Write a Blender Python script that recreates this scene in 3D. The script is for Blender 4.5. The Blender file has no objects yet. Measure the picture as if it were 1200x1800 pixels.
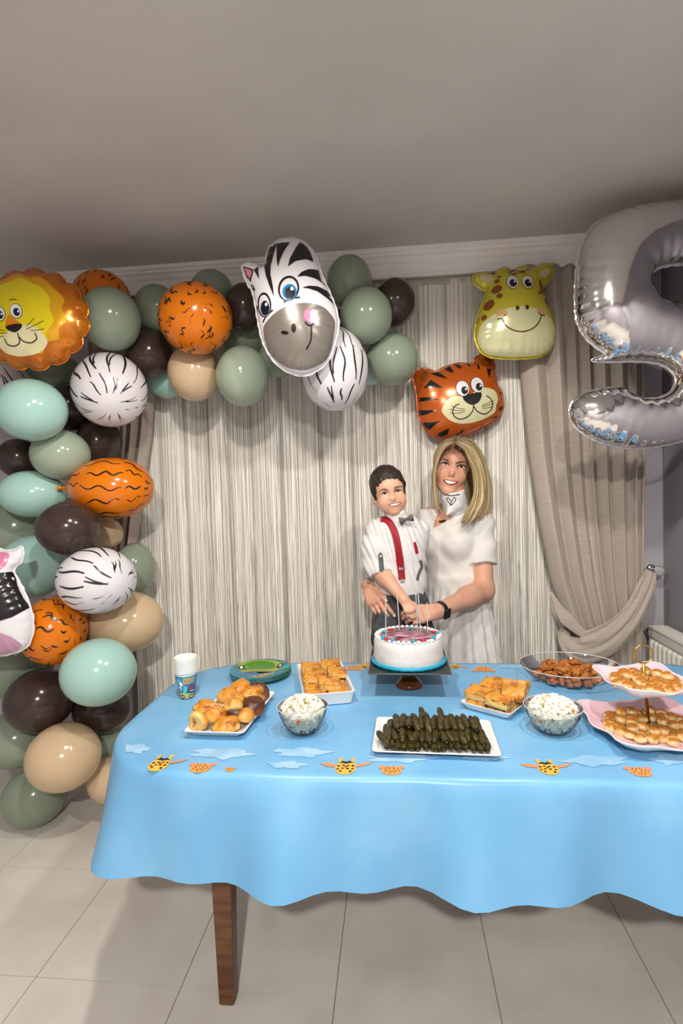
import bpy, math, random
import numpy as np
from mathutils import Vector, Matrix
from mathutils.geometry import delaunay_2d_cdt

random.seed(7)
rng = np.random.default_rng(7)
scene = bpy.context.scene
COL = scene.collection

# ------------------------------------------------------------------ camera
F = 942.0                                  # focal length in pixels of the 1200x1800 frame
CAMH = 1.42
YAW, PITCH, ROLL = math.radians(5.6), math.radians(-2.1), math.radians(-1.7)
camd = bpy.data.cameras.new('camera')
camd.sensor_fit = 'HORIZONTAL'
camd.sensor_width = 36.0
camd.lens = F / 1200.0 * 36.0
camd.clip_start = 0.05
cam = bpy.data.objects.new('camera', camd)
COL.objects.link(cam)
CAMR = (Matrix.Rotation(YAW, 3, 'Z') @ Matrix.Rotation(math.pi / 2 + PITCH, 3, 'X') @ Matrix.Rotation(ROLL, 3, 'Z'))
cam.matrix_world = Matrix.Translation((0, 0, CAMH)) @ CAMR.to_4x4()
scene.camera = cam
RM = np.array(CAMR)
CAM = np.array([0, 0, CAMH])
RIGHT, UP, BACK = RM[:, 0], RM[:, 1], RM[:, 2]          # camera axes in the room

def P(px, py, d):
    """room point seen at photograph pixel px,py at depth d"""
    return CAM + RM @ np.array([(px - 600) / F * d, -(py - 900) / F * d, -d])

def ray(px, py):
    return RM @ np.array([(px - 600) / F, -(py - 900) / F, -1.0])

def PZ(px, py, z):
    r = ray(px, py)
    return CAM + r * ((z - CAMH) / r[2])

def PY(px, py, y):
    r = ray(px, py)
    return CAM + r * (y / r[1])

# ------------------------------------------------------------------ world, exposure
def lin(c):
    return tuple(((v / 255) / 12.92 if v / 255 <= .04045 else ((v / 255 + .055) / 1.055) ** 2.4) for v in c)

w = bpy.data.worlds.new('world')
scene.world = w
w.use_nodes = True
w.node_tree.nodes['Background'].inputs[0].default_value = (1.0, 0.94, 0.86, 1)
w.node_tree.nodes['Background'].inputs[1].default_value = 0.35
scene.view_settings.view_transform = 'Standard'
scene.view_settings.look = 'None'
scene.view_settings.gamma = 1.0
scene.view_settings.use_curve_mapping = False
scene.view_settings.exposure = 0.0
LAMP_POWER = 15.6

# ------------------------------------------------------------------ materials
MATS = {}
def mat(name, rgb, rough=.5, metal=0., rgb2=None, nscale=8., bump=0., bscale=60., spec=.5, trans=0., ior=1.45,
        sss=0., coat=0., stretch=None, lo=.4, hi=.6, attr=None, sheen=0.):
    if name in MATS:
        return MATS[name]
    m = bpy.data.materials.new(name)
    m.use_nodes = True
    nt = m.node_tree
    b = nt.nodes['Principled BSDF']
    I = b.inputs
    I['Base Color'].default_value = (*lin(rgb), 1)
    I['Roughness'].default_value = rough
    I['Metallic'].default_value = metal
    I['Specular IOR Level'].default_value = spec
    I['IOR'].default_value = ior
    I['Transmission Weight'].default_value = trans
    I['Coat Weight'].default_value = coat
    I['Coat Roughness'].default_value = .05
    I['Sheen Weight'].default_value = sheen
    if sss:
        I['Subsurface Weight'].default_value = sss
        I['Subsurface Radius'].default_value = (.012, .005, .003)
        I['Subsurface Scale'].default_value = 1.0
    tc = nt.nodes.new('ShaderNodeTexCoord')
    src = tc.outputs['Object']
    if stretch:
        mp = nt.nodes.new('ShaderNodeMapping')
        mp.inputs['Scale'].default_value = stretch
        nt.links.new(src, mp.inputs['Vector'])
        src = mp.outputs['Vector']
    if rgb2 is not None:
        n = nt.nodes.new('ShaderNodeTexNoise')
        n.inputs['Scale'].default_value = nscale
        n.inputs['Detail'].default_value = 4
        nt.links.new(src, n.inputs['Vector'])
        r = nt.nodes.new('ShaderNodeValToRGB')
        r.color_ramp.elements[0].position = lo
        r.color_ramp.elements[1].position = hi
        r.color_ramp.elements[0].color = (*lin(rgb), 1)
        r.color_ramp.elements[1].color = (*lin(rgb2), 1)
        nt.links.new(n.outputs['Fac'], r.inputs['Fac'])
        nt.links.new(r.outputs['Color'], I['Base Color'])
    if attr:
        a = nt.nodes.new('ShaderNodeAttribute')
        a.attribute_name = attr
        nt.links.new(a.outputs['Color'], I['Base Color'])
    if bump:
        n2 = nt.nodes.new('ShaderNodeTexNoise')
        n2.inputs['Scale'].default_value = bscale
        n2.inputs['Detail'].default_value = 3
        nt.links.new(src, n2.inputs['Vector'])
        bp = nt.nodes.new('ShaderNodeBump')
        bp.inputs['Strength'].default_value = bump
        bp.inputs['Distance'].default_value = .01
        nt.links.new(n2.outputs['Fac'], bp.inputs['Height'])
        nt.links.new(bp.outputs['Normal'], I['Normal'])
    MATS[name] = m
    return m

# ------------------------------------------------------------------ object helpers
def wloc(o):
    l = np.zeros(3)
    while o is not None:
        l = l + np.array(o.location)
        o = o.parent
    return l

def tag(o, label=None, cat=None, group=None, kind=None):
    if label: o['label'] = label
    if cat: o['category'] = cat
    if group: o['group'] = group
    if kind: o['kind'] = kind
    return o

def thing(name, label, cat, loc=(0, 0, 0), group=None):
    o = bpy.data.objects.new(name, None)
    o.empty_display_size = .05
    COL.objects.link(o)
    o.location = Vector([float(v) for v in loc])
    return tag(o, label, cat, group)

def link(name, me, parent=None, loc=None):
    o = bpy.data.objects.new(name, me)
    COL.objects.link(o)
    if parent is not None:
        o.parent = parent
    if loc is not None:
        o.location = Vector([float(v) for v in loc])
    return o

def mk(name, V, Fc, m, parent=None, smooth=True, loc=None, fm=None, col=None):
    """mesh object from room coordinates; its origin is its parent's (or loc)"""
    V = np.asarray(V, float).reshape(-1, 3)
    base = wloc(parent) if parent is not None else (np.array(loc, float) if loc is not None else np.zeros(3))
    me = bpy.data.meshes.new(name)
    me.from_pydata((V - base).tolist(), [], [tuple(int(i) for i in f) for f in Fc])
    ms = m if isinstance(m, (list, tuple)) else [m]
    for x in ms:
        me.materials.append(x)
    if fm is not None:
        me.polygons.foreach_set('material_index', np.asarray(fm, dtype=np.int32))
    if smooth:
        me.polygons.foreach_set('use_smooth', np.ones(len(me.polygons), dtype=bool))
    if col is not None:
        a = me.color_attributes.new('Col', 'FLOAT_COLOR', 'POINT')
        c = np.ones((len(V), 4), dtype=np.float32)
        c[:, :3] = col
        a.data.foreach_set('color', c.ravel())
    me.update()
    o = link(name, me, parent)
    if parent is None and loc is not None:
        o.location = Vector(base.tolist())
    return o

class MB:
    def __init__(s):
        s.v, s.f, s.m, s.c = [], [], [], []
    def add(s, V, Fc, mi=0, col=None):
        k = len(s.v)
        V = np.asarray(V, float).reshape(-1, 3)
        s.v.extend(V.tolist())
        s.f.extend([tuple(int(i) + k for i in f) for f in Fc])
        s.m.extend([mi] * len(Fc))
        if col is not None:
            s.c.extend([tuple(col)] * len(V))
        return s
    def build(s, name, m, parent=None, smooth=True, loc=None):
        return mk(name, s.v, s.f, m, parent, smooth, loc, s.m, np.array(s.c) if s.c else None)

BOXF = [(0, 3, 2, 1), (4, 5, 6, 7), (0, 1, 5, 4), (1, 2, 6, 5), (2, 3, 7, 6), (3, 0, 4, 7)]
def box(x0, x1, y0, y1, z0, z1):
    return np.array([(x0, y0, z0), (x1, y0, z0), (x1, y1, z0), (x0, y1, z0), (x0, y0, z1), (x1, y0, z1), (x1, y1, z1), (x0, y1, z1)], float), BOXF

def bevel(o, wd=.004, seg=2):
    md = o.modifiers.new('bevel', 'BEVEL')
    md.width = wd
    md.segments = seg
    md.limit_method = 'ANGLE'
    return o

def subsurf(o, lv=1):
    md = o.modifiers.new('subd', 'SUBSURF')
    md.levels = lv
    md.render_levels = lv
    return o

def lathe(prof, seg=32, c=(0, 0, 0), ax=None, cap0=True, cap1=True, squash=None):
    """profile [(r,z)...] turned about z (or the 3x3 frame ax) at c"""
    V, Fc = [], []
    A = np.eye(3) if ax is None else np.asarray(ax)
    sx, sy = squash or (1, 1)
    for r, z in prof:
        for k in range(seg):
            a = 2 * math.pi * k / seg
            V.append(np.array(c) + A @ np.array([r * sx * math.cos(a), r * sy * math.sin(a), z]))
    n = len(prof)
    for i in range(n - 1):
        for k in range(seg):
            k2 = (k + 1) % seg
            Fc.append((i * seg + k, i * seg + k2, (i + 1) * seg + k2, (i + 1) * seg + k))
    if cap0: Fc.append(tuple(range(seg))[::-1])
    if cap1: Fc.append(tuple((n - 1) * seg + k for k in range(seg)))
    return np.array(V), Fc

def unit(v):
    v = np.asarray(v, float)
    return v / (np.linalg.norm(v) + 1e-12)

def frame(z, hint=(0, 0, 1)):
    z = unit(z)
    h = np.array(hint, float)
    if abs(z @ unit(h)) > .98:
        h = np.array([1., 0, 0])
    x = unit(np.cross(h, z))
    return np.stack([x, np.cross(z, x), z], 1)

def tube(pts, rad, sides=8, closed=False, flat=None, hint=(0, 0, 1)):
    pts = np.asarray(pts, float)
    n = len(pts)
    rad = np.broadcast_to(np.asarray(rad, float), (n,))
    V, Fc = [], []
    N = None
    for i in range(n):
        if closed:
            t = unit(pts[(i + 1) % n] - pts[i - 1])
        else:
            t = unit(pts[min(i + 1, n - 1)] - pts[max(i - 1, 0)])
        if N is None:
            N = frame(t, hint)[:, 0]
        N = unit(N - t * (N @ t))
        B = np.cross(t, N)
        for k in range(sides):
            a = 2 * math.pi * k / sides
            V.append(pts[i] + rad[i] * (math.cos(a) * N + math.sin(a) * B * (flat or 1)))
    m = n if closed else n - 1
    for i in range(m):
        j = (i + 1) % n
        for k in range(sides):
            k2 = (k + 1) % sides
            Fc.append((i * sides + k, i * sides + k2, j * sides + k2, j * sides + k))
    if not closed:
        Fc.append(tuple(range(sides))[::-1])
        Fc.append(tuple((n - 1) * sides + k for k in range(sides)))
    return np.array(V), Fc

def spline(pts, n=12):
    """Catmull-Rom through the points, n samples in each span"""
    p = np.asarray(pts, float)
    q = np.vstack([2 * p[0] - p[1], p, 2 * p[-1] - p[-2]])
    out = []
    for i in range(len(p) - 1):
        a, b, c, d = q[i:i + 4]
        for t in np.linspace(0, 1, n, endpoint=False):
            out.append(.5 * ((2 * b) + (-a + c) * t + (2 * a - 5 * b + 4 * c - d) * t * t + (-a + 3 * b - 3 * c + d) * t ** 3))
    out.append(p[-1])
    return np.array(out)

def cspline(pts, n=8):
    p = np.asarray(pts, float)
    m = len(p)
    out = []
    for i in range(m):
        a, b, c, d = p[i - 1], p[i], p[(i + 1) % m], p[(i + 2) % m]
        for t in np.linspace(0, 1, n, endpoint=False):
            out.append(.5 * ((2 * b) + (-a + c) * t + (2 * a - 5 * b + 4 * c - d) * t * t + (-a + 3 * b - 3 * c + d) * t ** 3))
    return np.array(out)

def icosphere(sub=2):
    t = (1 + 5 ** .5) / 2
    V = [(-1, t, 0), (1, t, 0), (-1, -t, 0), (1, -t, 0), (0, -1, t), (0, 1, t), (0, -1, -t), (0, 1, -t), (t, 0, -1), (t, 0, 1), (-t, 0, -1), (-t, 0, 1)]
    V = [unit(v) for v in V]
    Fc = [(0, 11, 5), (0, 5, 1), (0, 1, 7), (0, 7, 10), (0, 10, 11), (1, 5, 9), (5, 11, 4), (11, 10, 2), (10, 7, 6), (7, 1, 8), (3, 9, 4), (3, 4, 2), (3, 2, 6), (3, 6, 8), (3, 8, 9), (4, 9, 5), (2, 4, 11), (6, 2, 10), (8, 6, 7), (9, 8, 1)]
    for _ in range(sub):
        cache, F2 = {}, []
        def mid(a, b):
            k = (min(a, b), max(a, b))
            if k not in cache:
                cache[k] = len(V)
                V.append(unit(V[a] + V[b]))
            return cache[k]
        for a, b, c in Fc:
            x, y, z = mid(a, b), mid(b, c), mid(c, a)
            F2 += [(a, x, z), (b, y, x), (c, z, y), (x, y, z)]
        Fc = F2
    return np.array(V), Fc

def wob(V, amp, fr, seed=0):
    """cheap smooth displacement noise for (N,3) points"""
    r = np.random.default_rng(seed)
    o = np.zeros(len(V))
    for k in range(5):
        d = r.normal(size=3) * fr * (1 + .5 * k)
        o += np.sin(V @ d + r.uniform(0, 6.28)) / (1 + .5 * k)
    return o * amp / 2

# ---- 2D polygon filling ------------------------------------------------
def inpoly(pts, poly):
    x, y = pts[:, 0], pts[:, 1]
    res = np.zeros(len(pts), bool)
    n = len(poly)
    for i in range(n):
        x0, y0 = poly[i]
        x1, y1 = poly[(i + 1) % n]
        if y0 == y1: continue
        c = ((y0 > y) != (y1 > y)) & (x < (x1 - x0) * (y - y0) / (y1 - y0) + x0)
        res ^= c
    return res

def dist_poly(pts, poly):
    a = poly
    b = np.roll(poly, -1, 0)
    d = b - a
    L2 = (d ** 2).sum(1) + 1e-20
    best = np.full(len(pts), 1e9)
    idx = np.zeros(len(pts))
    for i in range(len(a)):
        t = np.clip(((pts - a[i]) @ d[i]) / L2[i], 0, 1)
        q = a[i] + t[:, None] * d[i]
        dd = np.sqrt(((pts - q) ** 2).sum(1))
        m = dd < best
        best[m] = dd[m]
        idx[m] = i + t[m]
    return best, idx

def resample(poly, step):
    poly = np.asarray(poly, float)
    out = []
    for i in range(len(poly)):
        a, b = poly[i], poly[(i + 1) % len(poly)]
        n = max(1, int(round(np.linalg.norm(b - a) / step)))
        for k in range(n):
            out.append(a + (b - a) * k / n)
    return np.array(out)

def fill2d(poly, step, rings=(), inner=None):
    """triangulated polygon with interior points; returns points, triangles, number of outline points"""
    poly = np.asarray(poly, float)
    lo, hi = poly.min(0), poly.max(0)
    s = inner or step
    gx, gy = np.meshgrid(np.arange(lo[0], hi[0], s), np.arange(lo[1], hi[1], s * .87))
    gx[1::2] += s / 2
    g = np.stack([gx.ravel(), gy.ravel()], 1)
    mx = max(rings) if rings else 0
    if len(g):
        g = g[inpoly(g, poly)]
    if len(g):
        d, _ = dist_poly(g, poly)
        g = g[d > mx + s * .5]
    extra = [g] if len(g) else []
    if rings:
        nx = np.roll(poly, -1, 0) - np.roll(poly, 1, 0)
        nrm = np.stack([-nx[:, 1], nx[:, 0]], 1)
        nrm /= np.linalg.norm(nrm, axis=1)[:, None] + 1e-12
        area = .5 * np.sum(poly[:, 0] * np.roll(poly[:, 1], -1) - np.roll(poly[:, 0], -1) * poly[:, 1])
        if area < 0: nrm = -nrm
        for rd in rings:
            q = poly + nrm * rd
            ok = inpoly(q, poly)
            dd, _ = dist_poly(q, poly)
            ok &= dd > rd * .93
            extra.append(q[ok])
    pts = np.vstack([poly] + extra) if extra else poly
    n = len(poly)
    vo, eo, fo, *_ = delaunay_2d_cdt([Vector(p) for p in pts.tolist()], [(i, (i + 1) % n) for i in range(n)], [], 1, 1e-7)
    return np.array([tuple(v) for v in vo]), [tuple(f) for f in fo], n

def strokepoly(line, width):
    """outline of a polyline brush stroke, widths tapering where width is a list"""
    l = np.asarray(line, float)
    n = len(l)
    wd = np.broadcast_to(np.asarray(width, float), (n,)) if not np.isscalar(width) else np.full(n, width)
    t = np.gradient(l, axis=0)
    t /= np.linalg.norm(t, axis=1)[:, None] + 1e-12
    nn = np.stack([-t[:, 1], t[:, 0]], 1)
    return np.vstack([l + nn * wd[:, None] / 2, (l - nn * wd[:, None] / 2)[::-1]])

def ell(cx, cy, rx, ry, rot=0, n=24, a0=0, a1=360):
    a = np.radians(np.linspace(a0, a1, n, endpoint=(a1 - a0) < 359.9))
    r = math.radians(rot)
    x, y = rx * np.cos(a), ry * np.sin(a)
    return np.stack([cx + x * math.cos(r) - y * math.sin(r), cy + x * math.sin(r) + y * math.cos(r)], 1)
# ------------------------------------------------------------------ room shell
XL, XR, YB, YF, ZC = -2.45, 1.29, 2.72, -2.6, 2.55
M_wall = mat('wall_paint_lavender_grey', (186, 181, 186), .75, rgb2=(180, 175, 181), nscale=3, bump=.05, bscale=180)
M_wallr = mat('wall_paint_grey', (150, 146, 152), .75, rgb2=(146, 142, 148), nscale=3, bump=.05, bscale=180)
M_ceil = mat('ceiling_paint', (205, 200, 194), .85, rgb2=(199, 194, 188), nscale=2.5, bump=.04, bscale=120)
M_plaster = mat('pelmet_white', (246, 243, 240), .55, rgb2=(240, 236, 232), nscale=4)
M_tile = mat('floor_tile', (226, 222, 214), .22, rgb2=(214, 208, 198), nscale=3)
M_grout = mat('floor_grout', (150, 144, 136), .8)

def struct(name, V, Fc, m, smooth=False):
    return tag(mk(name, V, Fc, m, smooth=smooth), kind='structure')

fl = struct('floor', *box(XL - .1, XR + .1, YF - .1, YB + .1, -.1, -.004), M_grout)
ts = .45
tile_me = None
yy = YF
while yy < YB:
    xx = XL
    while xx < XR:
        if yy < .55 and xx > -9 and yy + ts < .3:
            xx += ts
            continue
        x1, y1 = min(xx + ts, XR), min(yy + ts, YB)
        t_ = mk('tile', *box(xx + .0015, x1 - .0015, yy + .0015, y1 - .0015, -.006, 0), M_tile, fl, smooth=False)
        xx += ts
    yy += ts
mk('rear_floor_slab', *box(XL, XR, YF, min(YF + ts * 6, .3), -.006, 0), M_tile, fl, smooth=False)
struct('ceiling', *box(XL - .1, XR + .1, YF - .1, YB + .1, ZC, ZC + .1), M_ceil)
struct('wall_back', *box(XL - .1, XR + .1, YB, YB + .1, 0, ZC), M_wall)
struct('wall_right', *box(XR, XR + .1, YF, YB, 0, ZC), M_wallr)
struct('wall_left', *box(XL - .1, XL, YF, YB, 0, ZC), M_wall)
struct('wall_rear', *box(XL, XR, YF - .1, YF, 0, ZC), M_wall)
o = struct('baseboard_back', *box(XL, XR, YB - .015, YB, 0, .09), M_plaster)
o = struct('baseboard_right', *box(XR - .015, XR, YF, YB - .015, 0, .09), M_plaster)
# curtain pelmet: moulded plaster profile swept along the back wall under the ceiling
prof = [(2.60, 2.425), (2.583, 2.425), (2.583, 2.437), (2.59, 2.441), (2.59, 2.49), (2.583, 2.494), (2.578, 2.50), (2.57, 2.512),
        (2.556, 2.518), (2.556, 2.528), (2.545, 2.532), (2.545, ZC), (2.60, ZC)]
V, Fc = [], []
for x in (XL, XR):
    V += [(x, y, z) for y, z in prof]
n = len(prof)
Fc = [(i, (i + 1) % n, n + (i + 1) % n, n + i) for i in range(n)] + [tuple(range(n)), tuple(range(n, 2 * n))[::-1]]
pel = struct('trim_1', V, Fc, M_plaster)
tag(struct('trim_2', *box(XL, XR, 2.60, 2.612, 2.44, ZC), M_plaster))

# ------------------------------------------------------------------ ceiling lamp: three bulbs, the room's light
M_brass = mat('lamp_nickel', (190, 186, 178), .3, 1.0)
M_shade = mat('lamp_shade_white', (228, 224, 216), .6)
M_bulb = bpy.data.materials.new('bulb_glow')
M_bulb.use_nodes = True
nt = M_bulb.node_tree
nt.nodes.remove(nt.nodes['Principled BSDF'])
em = nt.nodes.new('ShaderNodeEmission')
em.inputs[0].default_value = (1, .90, .76, 1)
em.inputs[1].default_value = 40.0
nt.links.new(em.outputs[0], nt.nodes['Material Output'].inputs[0])
for LX, LY, pw, lab in ((-.42, .92, 1.0, 'single-bulb ceiling spot with metal dish shade above the bun end of the table'), (.46, .96, 1.0, 'single-bulb ceiling spot with metal dish shade above the vine leaf platter'),
                        (.05, -1.15, 4.2, 'single-bulb ceiling spot with metal dish shade behind the place where the photographer stands')):
    lp = thing('ceiling_lamp', lab, 'lamp', (LX, LY, ZC), 'ceiling spots of the room')
    mk('canopy', *lathe([(.0, ZC - .03), (.05, ZC - .028), (.06, ZC - .01), (.06, ZC)], 24, (LX, LY, 0), cap0=False), M_brass, lp)
    mk('shade', *lathe([(.018, ZC - .025), (.03, ZC - .03), (.062, ZC - .065), (.064, ZC - .068), (.058, ZC - .065), (.02, ZC - .04)], 24, (LX, LY, 0), cap1=False), M_shade, lp)
    V, Fc = icosphere(2)
    mk('bulb', V * .028 + (LX, LY, ZC - .075), Fc, M_bulb, lp)
    ld = bpy.data.lights.new('bulb_light', 'SPOT')
    ld.energy = LAMP_POWER * 4 * pw
    ld.color = (1.0, .95, .88)
    ld.shadow_soft_size = .05
    ld.spot_size = math.radians(172)
    ld.spot_blend = .25
    lo_ = bpy.data.objects.new('bulb_light', ld)
    COL.objects.link(lo_)
    lo_.parent = lp
    lo_.location = (0, 0, -.11)

# ------------------------------------------------------------------ string curtain
M_string = mat('curtain_yarn', (200, 192, 176), .8, attr='Col', sheen=.1)
M_tape = mat('heading_tape', (196, 188, 174), .85)
sc = thing('string_curtain', 'wide cream and taupe string curtain of fine hanging threads behind the table', 'curtain', (-.2, 2.67, 0))
SX0, SX1 = -1.36, 1.14
def foldy(x):
    return 2.655 + .006 * math.sin(x * 31) + .005 * math.sin(x * 13.7 + 1) + .003 * math.sin(x * 71 + 2)
V, Fc, C = [], [], []
N = 1450
cols = [lin(c) for c in ((250, 247, 239), (245, 240, 230), (238, 232, 221), (224, 217, 206), (204, 196, 185), (248, 245, 238))]
wt = [.28, .27, .21, .09, .04, .11]
zs = np.linspace(2.43, .03, 8)
for layer in range(2):
    x = SX0
    while x < SX1:
        x += (SX1 - SX0) / N * rng.uniform(.75, 1.25)
        fold_shade = (math.sin(x * 45 + 2 * math.sin(x * 7)) > .93)  # narrow groups of threads painted darker for the shade between folds
        ci = rng.choice(6, p=wt)
        c = np.array(cols[ci]) * (.7 if fold_shade else 1.0) * rng.uniform(.92, 1.06)
        wd = rng.uniform(.0013, .0021)
        dr = rng.normal() * .012
        yb = foldy(x) + layer * .0045 + rng.uniform(-.001, .001)
        k0 = len(V)
        for i, z in enumerate(zs):
            t = i / 7
            xx = x + dr * t * t + .0015 * math.sin(7 * t + x * 300)
            for a in (0, 2.1, 4.2):
                V.append((xx + wd * math.cos(a + 4.712), yb + wd * math.sin(a + 4.712), z))
                C.append(c)
        for i in range(7):
            for a in range(3):
                b = (a + 1) % 3
                Fc.append((k0 + i * 3 + a, k0 + i * 3 + b, k0 + i * 3 + 3 + b, k0 + i * 3 + 3 + a))
strands = mk('strands', V, Fc, M_string, sc, smooth=True, col=np.array(C))
tag(strands, kind='stuff')
V, Fc = [], []
xs_ = np.linspace(SX0 + .01, SX1 - .01, 260)
for x in xs_:
    yb = foldy(x) + .0085
    V += [(x, yb, .04), (x, yb, 2.42), (x, yb + .002, 2.42), (x, yb + .002, .04)]
for i in range(len(xs_) - 1):
    for k in range(4):
        Fc.append((i * 4 + k, i * 4 + (k + 1) % 4, i * 4 + 4 + (k + 1) % 4, i * 4 + 4 + k))
mk('lining', V, Fc, mat('added_pale_backing', (236, 230, 218), .9), sc)  # invented pale sheet, added to brighten the shaded gaps between the threads
mk('heading_tape', *box(SX0, SX1, 2.648, 2.678, 2.405, 2.445), M_tape, sc, smooth=False)

# ------------------------------------------------------------------ drapes
M_linen = mat('drape_linen', (182, 170, 158), .85, rgb2=(170, 157, 145), nscale=30, stretch=(.5, .5, 9), lo=.35, hi=.7, bump=.12, bscale=260, sheen=.15)
M_linen2 = mat('sash_linen', (178, 165, 153), .85, rgb2=(167, 153, 141), nscale=24, bump=.12, bscale=260, sheen=.15)
def drape(rows, ybase, nf, seed, parent, name='panel', amp=.062, flip=False):
    """rows: (z, x_left, x_right, amplitude factor, y offset)"""
    r = np.random.default_rng(seed)
    rows = np.array(rows, float)
    zz = np.linspace(rows[0, 0], rows[-1, 0], 70)
    o_ = np.argsort(rows[:, 0])
    L, R, A, YO = [np.interp(zz, rows[o_, 0], rows[o_, k]) for k in (1, 2, 3, 4)]
    us = np.linspace(0, 1, nf * 14 + 1)
    ph = np.cumsum(r.uniform(.45, 1.7, nf + 1)); ph = (ph - ph[0]) / (ph[-1] - ph[0])
    amps = r.uniform(.6, 1.2, nf + 1)
    V, Fc = [], []
    for j in range(len(zz)):
        for u in us:
            s = np.interp(u, ph, np.arange(nf + 1))
            fr = s - math.floor(s)
            am = amps[min(int(s), nf)]
            wv = (math.sin(math.pi * fr) ** .6) * am              # rounded pleats, sharp valleys
            x = L[j] + (R[j] - L[j]) * (u + .018 * math.sin(2 * math.pi * s) * A[j])
            V.append((x, ybase + YO[j] - amp * A[j] * wv + .012 * math.sin(zz[j] * 4 + u * 5) * A[j], zz[j]))
    n = len(us)
    for j in range(len(zz) - 1):
        for i in range(n - 1):
            Fc.append((j * n + i, j * n + i + 1, (j + 1) * n + i + 1, (j + 1) * n + i))
    o = mk(name, V, Fc, M_linen, parent)
    md = o.modifiers.new('solid', 'SOLIDIFY')
    md.thickness = .003
    md.offset = 1
    return o
YD = 2.615
def xz(px, py, y=YD - .03):
    q = PY(px, py, y)
    return q[0], q[2]
def rowset(Ls, Rs, As, YO):
    zl = sorted([(xz(*q)[1], xz(*q)[0]) for q in Ls])
    zr = sorted([(xz(*q)[1], xz(*q)[0]) for q in Rs])
    za = sorted([(xz(600, q)[1], a) for q, a in As])
    zy = sorted([(xz(600, q)[1], a) for q, a in YO])
    out = []
    for z in np.linspace(2.43, .04, 45):
        f = lambda t: float(np.interp(z, [a for a, b in t], [b for a, b in t]))
        out.append((z, f(zl), f(zr), f(za), f(zy)))
    return out
dr = thing('linen_drape', 'beige linen drape gathered by a sash beside the radiator', 'curtain', (1.05, YD, 0))
drape(rowset([(900, 470), (908, 560), (915, 640), (930, 800), (948, 930), (965, 1020), (990, 1090), (1018, 1140), (1026, 1165), (1015, 1300), (1005, 1700)],
             [(1135, 470), (1132, 800), (1129, 1000), (1126, 1100), (1125, 1200), (1125, 1700)],
             [(430, .8), (700, 1), (950, 1), (1080, .7), (1130, .4), (1180, .5), (1400, .9)],
             [(430, 0), (900, -.01), (1060, -.04), (1130, -.05), (1200, -.02), (1400, 0)]), YD, 8, 5, dr)
# the sash: a band sweeping from the hook down round the gathered cloth
path = [(1143, 1004, 2.575, 9), (1136, 1028, 2.545, 15), (1120, 1063, 2.52, 17), (1098, 1096, 2.50, 21), (1066, 1124, 2.485, 27), (1034, 1137, 2.487, 28), (1012, 1134, 2.50, 24), (1000, 1118, 2.545, 20), (1004, 1108, 2.60, 16)]
pts = spline([PY(a, b, c) for a, b, c, w_ in path], 6)
ws = np.interp(np.linspace(0, 1, len(pts)), np.linspace(0, 1, len(path)), [p[3] for p in path]) / F * 2.55
V, Fc = [], []
for i, p in enumerate(pts):
    t = unit(pts[min(i + 1, len(pts) - 1)] - pts[max(i - 1, 0)])
    bn = unit(np.cross(t, (0, 1, 0)))
    for k, s in enumerate(np.linspace(-1, 1, 17)):
        V.append(p + bn * ws[i] * s + np.array([0, -1, 0]) * (.009 * (1 - s * s) + .0045 * math.cos(s * 8 + i * .10) + .003 * math.cos(s * 15 - i * .2)))
for i in range(len(pts) - 1):
    for k in range(16):
        Fc.append((i * 17 + k, i * 17 + k + 1, i * 17 + 18 + k, i * 17 + 17 + k))
sash = mk('sash', V, Fc, M_linen, dr)
md = sash.modifiers.new('solid', 'SOLIDIFY'); md.thickness = .004
# inner swag of the drape crossing over above the sash
pth = [(968, 1040, 2.545), (985, 1075, 2.515), (1008, 1100, 2.50), (1040, 1126, 2.49)]
pp = spline([PY(*q) for q in pth], 6)
mk('swag_fold', *tube(pp, np.interp(np.linspace(0, 1, len(pp)), [0, .5, 1], [.004, .034, .014]), 12, flat=.28, hint=(0, 1, 0)), M_linen, dr)

M_chrome = mat('chrome', (214, 212, 210), .18, 1.0)
M_crystal = mat('crystal_knob', (225, 222, 226), .06, 0, trans=.55, ior=1.5)
q = PY(1149, 1001, 2.69)
hb = thing('curtain_holdback', 'round glass-faced holdback knob on the wall beside the drape', 'holdback', (q[0], YB, q[2]))
mk('stem', *tube([(q[0], YB, q[2]), (q[0], 2.64, q[2])], .007, 10), M_chrome, hb)
mk('rose', *lathe([(.022, 0), (.022, .004), (.008, .008)], 20, (q[0], YB, q[2]), frame((0, -1, 0))), M_chrome, hb)
mk('knob', *lathe([(.006, 0), (.020, .002), (.023, .008), (.021, .014), (.012, .018)], 24, (q[0], 2.645, q[2]), frame((0, -1, 0))), M_crystal, hb)
mk('ring', *tube(ell(0, 0, .0225, .0225, n=28)[:, [0, 0, 1]] * (1, 0, 1) + np.array([q[0], 2.638, q[2]]), .0025, 6, closed=True, hint=(0, 1, 0)), M_chrome, hb)
mk('hook', *tube(spline([PY(1143, 1003, 2.60), PY(1136, 1006, 2.585), PY(1126, 1010, 2.60)], 5), .0035, 6), M_chrome, hb)

dl = thing('linen_drape', 'beige linen drape half hidden behind the balloon garland', 'curtain', (-1.45, YD, 0))
drape(rowset([(150, 470), (150, 900), (158, 1100), (160, 1700)],
             [(276, 470), (272, 640), (266, 760), (252, 870), (236, 960), (215, 1060), (205, 1130), (225, 1400), (230, 1700)],
             [(430, .8), (900, 1), (1080, .6), (1150, .4), (1400, .9)],
             [(430, 0), (1060, 0), (1400, 0)]), YD, 7, 9, dl)

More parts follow.
